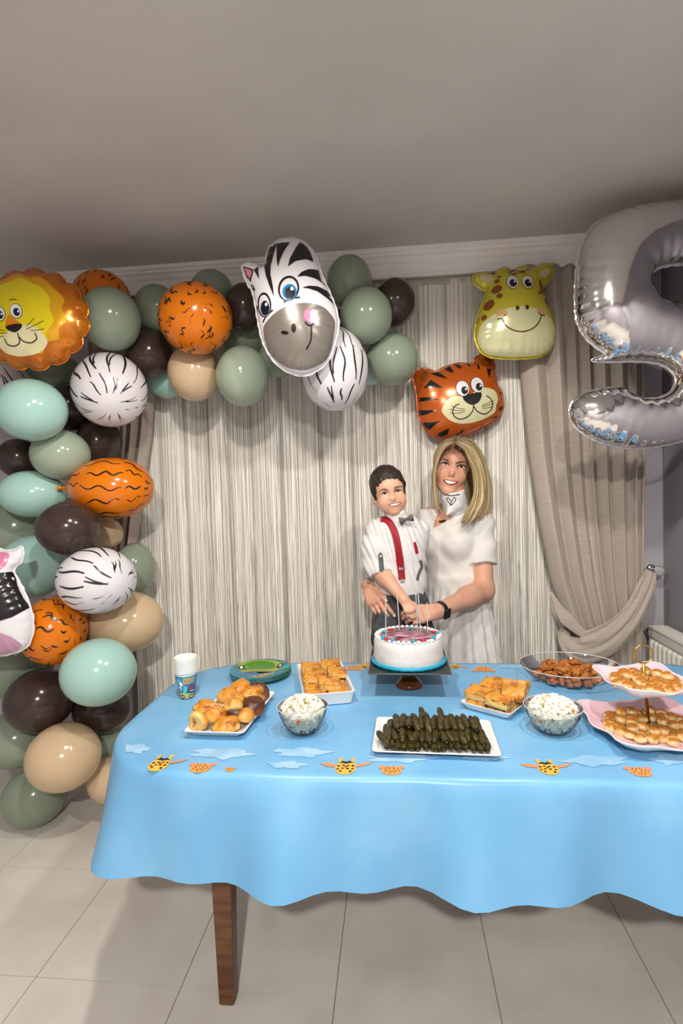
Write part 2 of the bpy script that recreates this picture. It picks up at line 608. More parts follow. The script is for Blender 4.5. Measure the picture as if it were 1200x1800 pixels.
# ------------------------------------------------------------------ radiator on the right-hand wall
M_rad = mat('radiator_enamel', (228, 224, 214), .35)
RZ0, RZ1 = .12, .75
rx0, rx1 = 1.175, 1.262
ry0, ry1 = 1.45, 2.635
rd = thing('radiator', 'white ribbed panel radiator under the grey side wall', 'radiator', (1.22, 2.0, 0))
b_ = MB()
b_.add(*box(rx0 + .012, rx0 + .02, ry0, ry1, RZ0, RZ1 - .01)).add(*box(rx1 - .02, rx1 - .012, ry0, ry1, RZ0, RZ1 - .01))
b_.add(*box(rx0 + .008, rx1 - .006, ry1 - .006, ry1, RZ0, RZ1)).add(*box(rx0 + .008, rx1 - .006, ry0, ry0 + .006, RZ0, RZ1))
bevel(b_.build('panel', M_rad, rd, smooth=False), .003)
bevel(mk('panel_border', *box(rx0 + .004, rx0 + .014, ry0, ry1, RZ1 - .05, RZ1 - .004), M_rad, rd, smooth=False), .003)
bevel(mk('panel_border', *box(rx0 + .004, rx0 + .014, ry0, ry1, RZ0, RZ0 + .04), M_rad, rd, smooth=False), .003)
ribme = None
y = ry0 + .03
while y < ry1 - .02:
    if ribme is None:
        V, Fc = [], []
        for s, z in ((0, RZ0 + .045), (1, RZ0 + .06), (1, RZ1 - .07), (0, RZ1 - .055)):
            for a, d in ((-.017, 0), (-.012, .010), (-.006, .013), (.006, .013), (.012, .010), (.017, 0)):
                V.append((-d * s, a, z))
        for j in range(3):
            for k in range(5):
                Fc.append((j * 6 + k, j * 6 + k + 1, j * 6 + 7 + k, j * 6 + 6 + k))
        ribme = bpy.data.meshes.new('rib')
        ribme.from_pydata(V, [], Fc)
        ribme.materials.append(M_rad)
    link('rib', ribme, rd, (rx0 + .0125 - 1.22, y - 2.0, 0))
    y += .0405
g = MB()
g.add(*box(rx0, rx0 + .016, ry0, ry1, RZ1 - .006, RZ1)).add(*box(rx1 - .016, rx1, ry0, ry1, RZ1 - .006, RZ1))
y = ry0
while y < ry1:
    g.add(*box(rx0 + .016, rx1 - .016, y, min(y + .012, ry1), RZ1 - .005, RZ1 - .001))
    y += .02
g.build('top_grille', M_rad, rd, smooth=False)
mk('valve', *lathe([(.008, -.02), (.008, 0), (.017, .002), (.018, .03), (.014, .036)], 18, (1.2, ry1 + .01, RZ1 - .035), frame((0, 1, 0))), M_chrome, rd)
mk('bracket', *box(rx1 - .013, XR - .003, 2.3, 2.34, .5, .62), M_rad, rd, smooth=False)
mk('bracket', *box(rx1 - .013, XR - .003, 1.7, 1.74, .5, .62), M_rad, rd, smooth=False)
mk('pipe', *tube([(1.2, ry1 - .04, RZ0 + .03), (1.2, ry1 - .04, 0)], .008, 8), M_chrome, rd)
# ------------------------------------------------------------------ table and cloth
TZ = .745                                   # table top
CZ = .752                                   # cloth surface
M_wood = mat('table_wood', (112, 72, 44), .4, rgb2=(84, 52, 30), nscale=6, stretch=(1, 9, 9))
TXL, TXR, TYF, TYR = -.80, 1.07, 1.235, 2.06
def outline(grow=0., n=16):
    xl, xr, yf, yr = TXL - grow, TXR + grow, TYF - grow, TYR + grow
    pts = []
    r = .27
    for cx, cy, a0 in ((xr - .12, yr - .12, 0), (xl + r, yr - r, 90), (xl + r, yf + r, 180), (xr - .12, yf + .12, 270)):
        rr = .12 if cx > 0 else r
        for k in range(n + 1):
            a = math.radians(a0 + 90 * k / n)
            pts.append((cx + rr * math.cos(a), cy + rr * math.sin(a)))
    p = np.array(pts)
    # the short end bows outwards
    m = p[:, 0] < xl + r + .001
    p[m, 0] -= 0
    return p
ol = outline(-.006)
tb = thing('dining_table', 'long wooden dining table with rounded end under the blue cloth', 'table', (.2, 1.65, 0))
n = len(ol)
V = [(x, y, TZ - .03) for x, y in ol] + [(x, y, TZ) for x, y in ol]
Fc = [tuple(range(n))[::-1], tuple(range(n, 2 * n))] + [(i, (i + 1) % n, n + (i + 1) % n, n + i) for i in range(n)]
bevel(mk('table_top', V, Fc, M_wood, tb, smooth=False), .005)
for lx, ly in ((-.50, 1.42), (-.50, 1.88), (.93, 1.42), (.93, 1.88)):
    V, Fc = [], []
    for z, h in ((0, .022), (.35, .028), (TZ - .03, .036)):
        V += [(lx - h, ly - h, z), (lx + h, ly - h, z), (lx + h, ly + h, z), (lx - h, ly + h, z)]
    for j in range(2):
        for k in range(4):
            Fc.append((j * 4 + k, j * 4 + (k + 1) % 4, j * 4 + 4 + (k + 1) % 4, j * 4 + 4 + k))
    Fc += [(3, 2, 1, 0), (8, 9, 10, 11)]
    bevel(mk('leg', V, Fc, M_wood, tb, smooth=False), .006)
ap = MB()
ap.add(*box(-.5, .93, 1.40, 1.42, TZ - .11, TZ - .03)).add(*box(-.5, .93, 1.88, 1.90, TZ - .11, TZ - .03)).add(*box(-.52, -.5, 1.42, 1.88, TZ - .11, TZ - .03)).add(*box(.93, .95, 1.42, 1.88, TZ - .11, TZ - .03))
ap.build('apron', M_wood, tb, smooth=False)

CREASE = [((-.9, 1.95), (.35, 1.2), .0022), ((-.2, 2.1), (1.2, 1.25), .0020), ((-.7, 1.25), (.7, 2.05), .0018), ((.1, 1.2), (1.1, 1.9), .002),
          ((-.6, 1.55), (1.2, 1.42), .0016), ((-.35, 1.2), (-.55, 2.06), .0018), ((.42, 1.2), (.5, 2.06), .0016), ((-.1, 1.2), (-.02, 2.06), .0014),
          ((-.5, 1.3), (.2, 1.62), .0017), ((.3, 1.6), (1.0, 1.3), .0016), ((-.78, 1.75), (-.2, 1.62), .0018)]
def wrinkle(x, y):
    z = .0008 * np.sin(9 * x + 5 * y) + .0006 * np.sin(-14 * x + 11 * y + 1)
    for (x0, y0), (x1, y1), a in CREASE:
        L = math.hypot(x1 - x0, y1 - y0)
        nx, ny = -(y1 - y0) / L, (x1 - x0) / L
        d = (x - x0) * nx + (y - y0) * ny
        z = z + 2.1 * a * np.exp(-np.abs(d) / .010) * (.6 + .4 * np.sin(7 * x + 5 * y))
    return .0026 * np.tanh(z / .0026)
M_cloth = mat('tablecloth_plastic', (108, 168, 212), .34, rgb2=(124, 182, 222), nscale=3, spec=.5)
cl_out = resample(outline(.004), .03)
pts, tris, no = fill2d(cl_out, .03, inner=.02)
V = np.column_stack([pts, CZ + wrinkle(pts[:, 0], pts[:, 1])]).tolist()
Fc = [t for t in tris]
nb = no
c2 = np.array([.2, 1.65])
def skirt(i, t):
    """point of the hanging edge below outline vertex i"""
    x, y = cl_out[i % nb]
    a, b = cl_out[(i - 1) % nb], cl_out[(i + 1) % nb]
    tx = unit(b - a)
    nn = np.array([tx[1], -tx[0]])
    s = i * .03
    flare = .006 + t * .05 + t * (.028 * math.sin(s * 13) + .016 * math.sin(s * 29 + 1))
    return (x + nn[0] * flare, y + nn[1] * flare, CZ - .004 - t * .24)
k = len(V)
ts_ = (.03, .15, .35, .6, .8, 1)
for t in ts_:
    for i in range(nb):
        V.append(skirt(i, t))
for i in range(nb):
    j = (i + 1) % nb
    Fc.append((i, k + i, k + j, j))
    for l in range(len(ts_) - 1):
        Fc.append((k + l * nb + i, k + (l + 1) * nb + i, k + (l + 1) * nb + j, k + l * nb + j))
cloth = thing('tablecloth', 'light blue plastic tablecloth printed with clouds and jungle animals', 'tablecloth', (.2, 1.65, CZ))
mk('cloth', V, Fc, M_cloth, cloth)

def clothz(x, y):
    return CZ + wrinkle(x, y)
M_cloud = mat('print_cloud', (140, 186, 222), .35, rgb2=(168, 204, 230), nscale=14)
def pr(name, rgb, rough=.35):
    return mat('print_' + name, rgb, rough)
M_gy, M_gs, M_gb, M_go = pr('yellow', (226, 178, 70)), pr('spot', (92, 56, 22)), pr('black', (30, 26, 24)), pr('ear', (214, 140, 92))
def cdecal(name, poly, m, lift=.0006, parent=None):
    """flat print lying on the cloth; folds over the edge of the table with it"""
    poly = resample(poly, .012)
    p, t, _ = fill2d(poly, .012)
    z = clothz(p[:, 0], p[:, 1]) + lift + .0006
    return mk(name, np.column_stack([p, z]), t, m, parent or cloth, smooth=True)
def cpx(px, py):
    return PZ(px, py, CZ)[:2]
for cx, cy, rw, rh in ((390, 1326, 52, 9), (505, 1345, 34, 6), (530, 1323, 48, 8), (705, 1334, 60, 7), (850, 1333, 42, 6), (1048, 1338, 55, 9), (1180, 1336, 34, 9), (240, 1317, 22, 8), (455, 1172, 22, 3.5), (905, 1172, 30, 3)):
    a = np.linspace(0, 2 * math.pi, 40, endpoint=False)
    rr = 1 + .16 * np.sin(5 * a + cx) + .10 * np.sin(9 * a + cy)
    poly = [cpx(cx + rw * rr[i] * math.cos(a[i]) * (1 - .25 * max(0, math.sin(a[i]))), cy + rh * rr[i] * math.sin(a[i])) for i in range(40)]
    cdecal('cloud_print', poly, M_cloud)
# printed animals: heads of giraffes and leopards looking over the table's edge, small ones along the far hem
def giraffe(cx, cy, s, ears=(1, 1), flip=1):
    """cx,cy: metres on the cloth; s: size; flip -1 turns it to face the far edge"""
    f = lambda pts: [(cx + s * x, cy + flip * s * y) for x, y in pts]
    pa = cdecal('giraffe_print', f(ell(0, -.25, .42, .50, n=22)), M_gy)
    if ears[0]: cdecal('ear_print', f([(-.34, -.02), (-.75, .12), (-1.05, .05), (-.8, -.16), (-.36, -.22)]), M_go, .0008, pa)
    if ears[1]: cdecal('ear_print', f([(.34, -.02), (.75, .12), (1.1, .22), (.8, -.06), (.36, -.22)]), M_go, .0008, pa)
    for sx in (-.25, .25):
        cdecal('horn_print', f([(sx - .07, .15), (sx - .06, .38), (sx - .12, .45), (sx, .54), (sx + .12, .45), (sx + .06, .38), (sx + .07, .15)]), M_gy, .0008, pa)
    cdecal('mane_print', f([(-.3, .12), (-.15, .28), (0, .22), (.12, .3), (.3, .14), (.12, .12), (0, .05), (-.12, .12)]), M_gb, .0010, pa)
    for i, (x, y) in enumerate(((-.28, -.12), (-.1, -.05), (.1, -.08), (.28, -.1), (-.3, -.35), (-.12, -.28), (.08, -.3), (.28, -.32), (-.18, -.5), (.2, -.52), (0, -.16))):
        cdecal('spot_print', f(ell(x, y, .07, .06, 30 * i, 8)), M_gs if i % 3 else M_gb, .0010, pa)
def leopard(cx, cy, s, flip=1):
    f = lambda pts: [(cx + s * x, cy + flip * s * y) for x, y in pts]
    pa = cdecal('leopard_print', f(ell(0, -.3, .55, .48, n=22)), pr('leopard', (222, 150, 74)))
    for sx in (-.5, .5):
        e = cdecal('ear_print', f(ell(sx, .04, .2, .17, n=14)), M_go, .0008, pa)
    for i in range(16):
        a = i * 2.4
        r = .1 + .35 * (i / 16) ** .6
        cdecal('spot_print', f(ell(r * math.cos(a), -.25 + r * .8 * math.sin(a), .045, .04, 40 * i, 8)), M_gb, .0010, pa)
for px, py, s, e in ((284, 1340, .062, (0, 1)), (608, 1344, .062, (1, 1)), (960, 1346, .058, (1, 1))):
    x, y = cpx(px, py)
    giraffe(x, y, s, e)
for px, py, s in ((356, 1346, .048), (688, 1350, .045), (405, 1352, .02), (1120, 1352, .045)):
    x, y = cpx(px, py)
    leopard(x, y, s)
for px, py, s in ((622, 1176, .06), (850, 1178, .06), (1010, 1176, .05)):
    x, y = cpx(px, py)
    leopard(x, min(y, 2.03) - .008, s, -1)
for px, py, s in ((800, 1173, .05), (428, 1174, .05), (640, 1172, .05)):
    x, y = cpx(px, py)
    giraffe(x, min(y, 2.02), s * .9, (1, 1), -1)

# ------------------------------------------------------------------ crockery
M_china = mat('white_china', (226, 225, 224), .16, spec=.6)
IZ = CZ + .0022                              # resting height of things on the cloth
def platter(name, label, corners, h=.022, lip=.016, rnd=.012, group=None, narrow=1.):
    """rectangular china platter with raised, slightly flared rim; corners are floor-plan points of the rim"""
    c = np.array(corners, float)
    ctr = c.mean(0)
    t = thing(name, label, 'platter', (ctr[0], ctr[1], IZ), group)
    def ring(inset, z, r):
        out = []
        for i in range(4):
            p, a, b = c[i], c[i - 1], c[(i + 1) % 4]
            da, db = unit(a - p), unit(b - p)
            q = p + (da + db) * inset * narrow
            for k in range(5):
                tt = k / 4
                s0, s1 = q + da * r, q + db * r
                out.append(((1 - tt) ** 2 * s0 + 2 * tt * (1 - tt) * q + tt ** 2 * s1))
        return [(x, y, z) for x, y in out]
    rings = [ring(.030, IZ, rnd), ring(.024, IZ + .002, rnd), ring(.003, IZ + h - .003, rnd), ring(0, IZ + h, rnd), ring(.003, IZ + h + .001, rnd),
             ring(lip, IZ + h - .009, rnd), ring(.026, IZ + .006, rnd), ring(.034, IZ + .0045, rnd)]
    V = [p for r_ in rings for p in r_]
    m = 20
    Fc = [(i * m + k, i * m + (k + 1) % m, (i + 1) * m + (k + 1) % m, (i + 1) * m + k) for i in range(len(rings) - 1) for k in range(m)]
    Fc += [tuple(range(m))[::-1], tuple((len(rings) - 1) * m + k for k in range(m))]
    V = np.array(V)
    # split: rim is its own part
    ib = [f for f in Fc[:-2] if max(f) // m in (6, 7) ] + [Fc[-1], Fc[-2]] + [f for f in Fc[:-2] if max(f) // m == 1]
    ir = [f for f in Fc[:-2] if 2 <= max(f) // m <= 5]
    mk('well', V, ib, M_china, t)
    mk('rim', V, ir, M_china, t)
    return t
HZ = IZ + .022
pc = lambda q: PZ(*q, HZ)[:2]
platter('serving_platter', 'white rectangular platter under the pile of golden buns', [(-.595, 1.40), (-.42, 1.395), (-.40, 1.70), (-.575, 1.715)])
platter('serving_platter', 'white deep platter under the cheese pastry squares beside the paper plates', [(-.295, 1.615), (-.135, 1.655), (-.210, 1.956), (-.370, 1.916)], h=.042, narrow=.42)
platter('serving_platter', 'white rectangular platter under the stuffed vine leaves', [(-.072, 1.318), (.246, 1.306), (.252, 1.512), (-.066, 1.525)], h=.016)
platter('serving_platter', 'white square platter set cornerwise under the pastry squares behind the vine leaves', [(.182, 1.628), (.313, 1.535), (.395, 1.65), (.268, 1.748)], narrow=.55)

# ------------------------------------------------------------------ baked goods
def crust(name, top, mid, low, sc=30, dark=(120, 62, 20), amount=.55, p=(.35, .7, 1.0)):
    """baked crust: browner towards the glazed top of each piece, with darker blisters"""
    m = bpy.data.materials.new(name)
    m.use_nodes = True
    nt = m.node_tree
    b = nt.nodes['Principled BSDF']
    b.inputs['Roughness'].default_value = .38
    tc = nt.nodes.new('ShaderNodeTexCoord')
    sp = nt.nodes.new('ShaderNodeSeparateXYZ')
    nt.links.new(tc.outputs['Generated'], sp.inputs[0])
    n = nt.nodes.new('ShaderNodeTexNoise'); n.inputs['Scale'].default_value = sc; n.inputs['Detail'].default_value = 5
    nt.links.new(tc.outputs['Object'], n.inputs['Vector'])
    ad = nt.nodes.new('ShaderNodeMath'); ad.operation = 'MULTIPLY_ADD'; ad.inputs[1].default_value = .55
    nt.links.new(n.outputs['Fac'], ad.inputs[0]); nt.links.new(sp.outputs['Z'], ad.inputs[2])
    r = nt.nodes.new('ShaderNodeValToRGB')
    e = r.color_ramp.elements
    e[0].position = p[0]; e[0].color = (*lin(low), 1)
    e[1].position = p[2]; e[1].color = (*lin(top), 1)
    x = e.new(p[1]); x.color = (*lin(mid), 1)
    nt.links.new(ad.outputs[0], r.inputs['Fac'])
    n2 = nt.nodes.new('ShaderNodeTexNoise'); n2.inputs['Scale'].default_value = sc * 2.2; n2.inputs['Detail'].default_value = 3
    nt.links.new(tc.outputs['Object'], n2.inputs['Vector'])
    r2 = nt.nodes.new('ShaderNodeValToRGB'); r2.color_ramp.elements[0].position = amount; r2.color_ramp.elements[1].position = amount + .14
    nt.links.new(n2.outputs['Fac'], r2.inputs['Fac'])
    mx = nt.nodes.new('ShaderNodeMix'); mx.data_type = 'RGBA'
    nt.links.new(r2.outputs['Color'], mx.inputs['Factor'])
    nt.links.new(r.outputs['Color'], mx.inputs['A'])
    mx.inputs['B'].default_value = (*lin(dark), 1)
    nt.links.new(mx.outputs['Result'], b.inputs['Base Color'])
    bp = nt.nodes.new('ShaderNodeBump'); bp.inputs['Strength'].default_value = .35; bp.inputs['Distance'].default_value = .004
    nt.links.new(n2.outputs['Fac'], bp.inputs['Height']); nt.links.new(bp.outputs['Normal'], b.inputs['Normal'])
    MATS[name] = m
    return m
M_bun = crust('bun_crust', (200, 132, 44), (218, 160, 66), (226, 186, 110), 26, (156, 88, 28), .53)
M_bun2 = crust('bun_dark', (84, 44, 20), (110, 60, 26), (150, 92, 44), 30, (58, 28, 14), .5)
M_pie = crust('pastry_crust', (206, 142, 54), (228, 184, 100), (234, 208, 150), 20, (172, 104, 38), .50)
M_cook = crust('cookie_crust', (172, 110, 34), (204, 154, 80), (222, 196, 146), 60, (160, 98, 30), .62, p=(.72, .98, 1.0))
M_sesame = mat('sesame', (238, 224, 190), .5)

def lump(name, sx, sy, sz, seed, m, flat=-.55, amp=.14, fr=2.2, sub=3):
    V, Fc = icosphere(sub)
    V = V * (1 + wob(V, amp, fr, seed))[:, None]
    V[:, 2] = np.maximum(V[:, 2], flat)
    V = V * (sx, sy, sz)
    me = bpy.data.meshes.new(name)
    me.from_pydata(V.tolist(), [], Fc)
    me.materials.append(m)
    me.polygons.foreach_set('use_smooth', np.ones(len(Fc), dtype=bool))
    return me
def euler(o, rx=0, ry=0, rz=0):
    o.rotation_euler = (math.radians(rx), math.radians(ry), math.radians(rz))
    return o
G = 'buns piled on the rectangular platter'
bun_me = [lump('bun', .034, .027, .024, s, M_bun) for s in (1, 2, 3)] + [lump('bun', .033, .030, .026, 7, M_bun2)]
sp_ = .0007
#  px, py, z, mesh, rotations, scale, label
BL = [(347, 1265, .790, 0, (0, 78, 80), .98, 'long golden bun stood on edge at the corner of the bun platter'),
      (378, 1263, .793, 1, (12, 10, 30), 1.05, 'golden bun sprinkled with sesame at the front of the bun platter'),
      (416, 1270, .786, 2, (0, -8, 15), 1.08, 'golden oval bun lying on the platter rim next to the sesame bun'),
      (430, 1256, .796, 0, (10, 10, 60), .85, 'small golden bun wedged against the dark bun'),
      (367, 1235, .808, 2, (5, 4, 0), 1.05, 'flat golden bun resting across the sesame bun'),
      (408, 1246, .815, 1, (0, 30, 110), .98, 'golden bun standing tilted in the middle of the bun pile'),
      (401, 1217, .826, 0, (0, 12, 10), 1.1, 'pale golden bun lying high on the bun pile'),
      (421, 1205, .822, 1, (15, -20, 60), 1.15, 'creased golden bun at the top of the bun pile'),
      (448, 1214, .815, 2, (0, 10, 40), 1.08, 'golden bun leaning on the dark bun at the rear of the platter'),
      (444, 1241, .803, 3, (0, 0, 20), 1.15, 'dark chocolate-brown bun among the golden buns'),
      (464, 1216, .800, 3, (10, 70, 70), 1.0, 'dark brown bun on edge at the rear end of the bun platter'),
      (427, 1228, .818, 0, (0, 0, 100), .62, 'small round golden bun filling the gap in the bun pile'),
      (388, 1231, .806, 2, (0, -10, 70), .72, 'small golden bun tucked between two larger buns'),
      (396, 1238, .774, 1, (0, 0, 50), 1.05, 'golden bun at the bottom of the bun pile, mostly covered'),
      (414, 1218, .774, 0, (0, 0, 0), 1.1, 'golden bun under the middle of the bun pile, mostly covered')]
BUN_AT = [(-0.5606, 1.4319, 0.7898), (-0.5208, 1.4728, 0.7954), (-0.4834, 1.4381, 0.7761), (-0.4338, 1.4722, 0.791), (-0.5683, 1.517, 0.7912), (-0.4707, 1.4638, 0.8233), (-0.5111, 1.5582, 0.8109), (-0.4986, 1.6285, 0.8087), (-0.4485, 1.5963, 0.8018), (-0.434, 1.534, 0.7905), (-0.4406, 1.6506, 0.7907), (-0.472, 1.5275, 0.8186), (-0.5266, 1.5471, 0.7822), (-0.5404, 1.5954, 0.7716), (-0.5318, 1.673, 0.7722)]
for (px, py, z, mi, rot, s, lab), at_ in zip(BL, BUN_AT):
    o = link('bun', bun_me[mi])
    o.location = at_                         # settled in the heap
    euler(o, *rot)
    o.scale = (s, s, s)
    tag(o, lab, 'bun', G)
    if 'sesame at' in lab:
        mb = MB()
        for k in range(46):
            a, r_ = rng.uniform(0, 6.28), .021 * math.sqrt(rng.uniform())
            x, y = r_ * math.cos(a) * 1.1, r_ * math.sin(a)
            zz = .0245 * math.sqrt(max(.05, 1 - (x / .036) ** 2 - (y / .029) ** 2)) + .0008
            V, Fc = icosphere(0)
            mb.add(V * (.0022, .0013, .0009) + (x, y, zz), Fc)
        ss = mb.build('sesame_seeds', M_sesame)
        ss.parent = o
        tag(ss, kind='stuff')

def square(name, sx, sy, sz, seed, m):
    """slab of layered pastry: rounded square with uneven blistered top"""
    n = 9
    V, Fc = [], []
    for j in range(n):
        for i in range(n):
            u, v = i / (n - 1) * 2 - 1, j / (n - 1) * 2 - 1
            V.append((u, v, 1))
    V = np.array(V)
    V[:, 2] += wob(V * (1, 1, 0), .5, 2.6, seed) - .25 * (np.maximum(abs(V[:, 0]), abs(V[:, 1])) ** 6)
    lay = [1.04, .98, 1.05, .97, 1.0]
    loop = [(i, 0) for i in range(n - 1)] + [(n - 1, j) for j in range(n - 1)] + [(i, n - 1) for i in range(n - 1, 0, -1)] + [(0, j) for j in range(n - 1, 0, -1)]
    idx = [j * n + i for i, j in loop]
    for j in range(n - 1):
        for i in range(n - 1):
            Fc.append((j * n + i, j * n + i + 1, (j + 1) * n + i + 1, (j + 1) * n + i))
    V = V.tolist()
    prev = idx
    for li, s in enumerate(lay):
        z = .6 - 1.6 * (li / (len(lay) - 1))
        cur = []
        for a in idx:
            cur.append(len(V))
            V.append((V[a][0] * s, V[a][1] * s, z + .08 * math.sin(a * 3.1 + li)))
        for k in range(len(idx)):
            k2 = (k + 1) % len(idx)
            Fc.append((prev[k2], prev[k], cur[k], cur[k2]))
        prev = cur
    Fc.append(tuple(prev)[::-1])
    V = np.array(V) * (sx, sy, sz)
    me = bpy.data.meshes.new(name)
    me.from_pydata(V.tolist(), [], Fc)
    me.materials.append(m)
    me.polygons.foreach_set('use_smooth', np.ones(len(Fc), dtype=bool))
    return me
pie_me = [square('pastry_square', .037, .034, .013, s, M_pie) for s in (11, 12, 13, 14)]
def pies(lst, group, labels):
    for k, (x, y, z, rot, s) in enumerate(lst):
        o = link('pastry_square', pie_me[k % 4])
        o.location = (x, y, z)
        euler(o, *rot)
        o.scale = (s, s, s * 1.1)
        tag(o, labels[k], 'pastry', group)
def tray(corners, u, v):
    c = np.array(corners)
    return c[0] * (1 - u) * (1 - v) + c[1] * u * (1 - v) + c[2] * u * v + c[3] * (1 - u) * v
TA = np.array([(-.295, 1.615), (-.135, 1.655), (-.210, 1.956), (-.370, 1.916)])
TB = [(.182, 1.628), (.313, 1.535), (.395, 1.65), (.268, 1.748)]
def lay(T, l, rz):
    return [(*tray(T, u, v), IZ + z, (a, b, rz + c), s) for u, v, z, a, b, c, s in l]
RA = math.degrees(math.atan2(*(TA[1] - TA[0])[::-1]))
RB = math.degrees(math.atan2(TB[1][1] - TB[0][1], TB[1][0] - TB[0][0]))
A = 'on the deep platter beside the paper plates'
pies(lay(TA, [(u, v, .018, 0, 0, c, .87) for u, v, c in ((.285, .16, 0), (.715, .16, 1), (.285, .387, -1), (.715, .387, 1), (.285, .613, 0), (.715, .613, 1), (.285, .84, 0), (.715, .84, -1))] +
             [(.29, .80, .046, 0, 2, 3, .88), (.72, .84, .046, 2, 0, -3, .90), (.30, .50, .046, 3, -2, -6, .88), (.56, .25, .046, 4, 2, 4, .90), (.78, .56, .047, 0, 6, 2, .82)], RA),
     'pastry squares ' + A,
     ['golden pastry square in the bottom layer ' + A] * 8 +
     ['golden pastry square on top at the rear corner, nearest the paper plates', 'blistered pastry square on top at the rear, nearest the cake', 'pastry square on top in the middle of the deep platter',
      'well browned pastry square on top at the front of the deep platter', 'pastry square leaning on the deep platter edge facing the cake'])
B = 'on the cornerwise platter'
pies(lay(TB, [(.29, .27, .0165, 0, 0, 0, .79), (.71, .27, .0165, 0, 0, 1, .79), (.71, .73, .0165, 0, 0, -1, .79), (.29, .73, .0165, 0, 0, 0, .79),
              (.26, .34, .0430, 3, 0, -4, .92), (.72, .20, .0430, -5, 6, 4, .92), (.30, .92, .0430, 4, 0, 6, .92), (.84, .60, .0600, 74, 0, 14, .90), (.78, .98, .0500, 10, -14, 8, .84)], RB),
     'pastry squares ' + B,
     ['pastry square in the bottom layer ' + B] * 4 +
     ['browned pastry square in the upper layer facing the cake stand', 'golden pastry square tilted forward at the front ' + B, 'pastry square highest on the pile ' + B,
      'pastry square stood on its cut edge showing pale layers', 'pastry square leaning towards the glass bowl of meat'])

# ------------------------------------------------------------------ stuffed vine leaves
M_leaf = mat('vine_leaf', (66, 58, 22), .34, rgb2=(44, 38, 14), nscale=70, bump=.4, bscale=140, spec=.6)
def roll_mesh(seed):
    V, Fc = [], []
    n, sg = 11, 10
    r = np.random.default_rng(seed)
    for i in range(n):
        t = i / (n - 1) * 2 - 1
        rr = .0094 * (1 - abs(t) ** 4 * .62) * (1 + .07 * math.sin(4 * t + seed))
        for k in range(sg):
            a = 2 * math.pi * k / sg
            q = rr * (1 + .10 * math.cos(2 * a + t * 5 + seed) + .05 * r.normal())
            V.append((q * math.cos(a), t * .034, q * math.sin(a)))
    for i in range(n - 1):
        for k in range(sg):
            k2 = (k + 1) % sg
            Fc.append((i * sg + k, i * sg + k2, (i + 1) * sg + k2, (i + 1) * sg + k))
    Fc += [tuple(range(sg)), tuple((n - 1) * sg + k for k in range(sg))[::-1]]
    me = bpy.data.meshes.new('stuffed_vine_leaf')
    me.from_pydata(V, [], Fc)
    me.materials.append(M_leaf)
    me.polygons.foreach_set('use_smooth', np.ones(len(Fc), dtype=bool))
    return me
rolls = [roll_mesh(s) for s in range(5)]
def put_rolls(n, x0, x1, y, z, dx, lab, rxm, amp):
    for k in range(n):
        x = x0 + (x1 - x0) * k / (n - 1)
        o = link('stuffed_vine_leaf', rolls[(k * 3 + n) % 5])
        o.location = (x + rng.normal() * .0015, y + rng.normal() * .005, z + abs(rng.normal()) * .002)
        euler(o, rxm + rng.normal() * amp, rng.uniform(0, 360) * 0 + rng.normal() * 6, rng.normal() * 7 + dx)
        s = rng.uniform(.92, 1.12)
        o.scale = (s * 1.05, s, s)
        tag(o, lab, 'dolma', 'stuffed vine leaves on the white platter')
bz = IZ + .015
put_rolls(16, -.037, .214, 1.365, bz, 0, 'dark green stuffed vine leaf in the bottom row facing the table front', 0, 3)
put_rolls(16, -.035, .214, 1.430, bz, 0, 'dark green stuffed vine leaf in the bottom row towards the cake', 0, 3)
put_rolls(15, -.026, .210, 1.378, bz + .015, 3, 'dark green stuffed vine leaf in the middle layer, sloping to the front', 8, 5)
put_rolls(15, -.024, .206, 1.438, bz + .016, -3, 'dark green stuffed vine leaf in the middle layer towards the cake', 8, 6)
put_rolls(13, -.008, .190, 1.412, bz + .032, 2, 'dark green stuffed vine leaf on top of the heap', 12, 8)
o = link('stuffed_vine_leaf', rolls[0]); o.location = (-.043, 1.36, bz + .014); euler(o, 8, 0, 28); tag(o, 'dark green stuffed vine leaf lying askew at the end of the heap by the salad', 'dolma', 'stuffed vine leaves on the white platter')
for x, y in ((.062, 1.442), (.112, 1.440)):
    o = link('stuffed_vine_leaf', rolls[2]); o.location = (x, y, bz + .040); euler(o, 17, 0, 5); tag(o, 'dark green stuffed vine leaf propped up steeply at the rear of the heap', 'dolma', 'stuffed vine leaves on the white platter')

# ------------------------------------------------------------------ glass salad bowls
def glassmat():
    m = bpy.data.materials.new('clear_glass')
    m.use_nodes = True
    nt = m.node_tree
    nt.nodes.remove(nt.nodes['Principled BSDF'])
    tr = nt.nodes.new('ShaderNodeBsdfTransparent'); tr.inputs[0].default_value = (.93, .95, .95, 1)
    gl = nt.nodes.new('ShaderNodeBsdfGlossy'); gl.inputs['Roughness'].default_value = .04
    lw = nt.nodes.new('ShaderNodeFresnel'); lw.inputs['IOR'].default_value = 1.45
    ms = nt.nodes.new('ShaderNodeMixShader')
    nt.links.new(lw.outputs[0], ms.inputs[0]); nt.links.new(tr.outputs[0], ms.inputs[1]); nt.links.new(gl.outputs[0], ms.inputs[2])
    nt.links.new(ms.outputs[0], nt.nodes['Material Output'].inputs[0])
    MATS['clear_glass'] = m
    return m
M_glass = glassmat()
M_glassr = mat('glass_rim', (196, 202, 204), .08, spec=.8)
M_sal = [mat('salad_cream', (240, 234, 216), .5), mat('salad_white', (248, 246, 238), .45), mat('salad_carrot', (226, 120, 66), .5), mat('salad_green', (112, 132, 60), .5), mat('salad_pickle', (196, 190, 140), .5)]
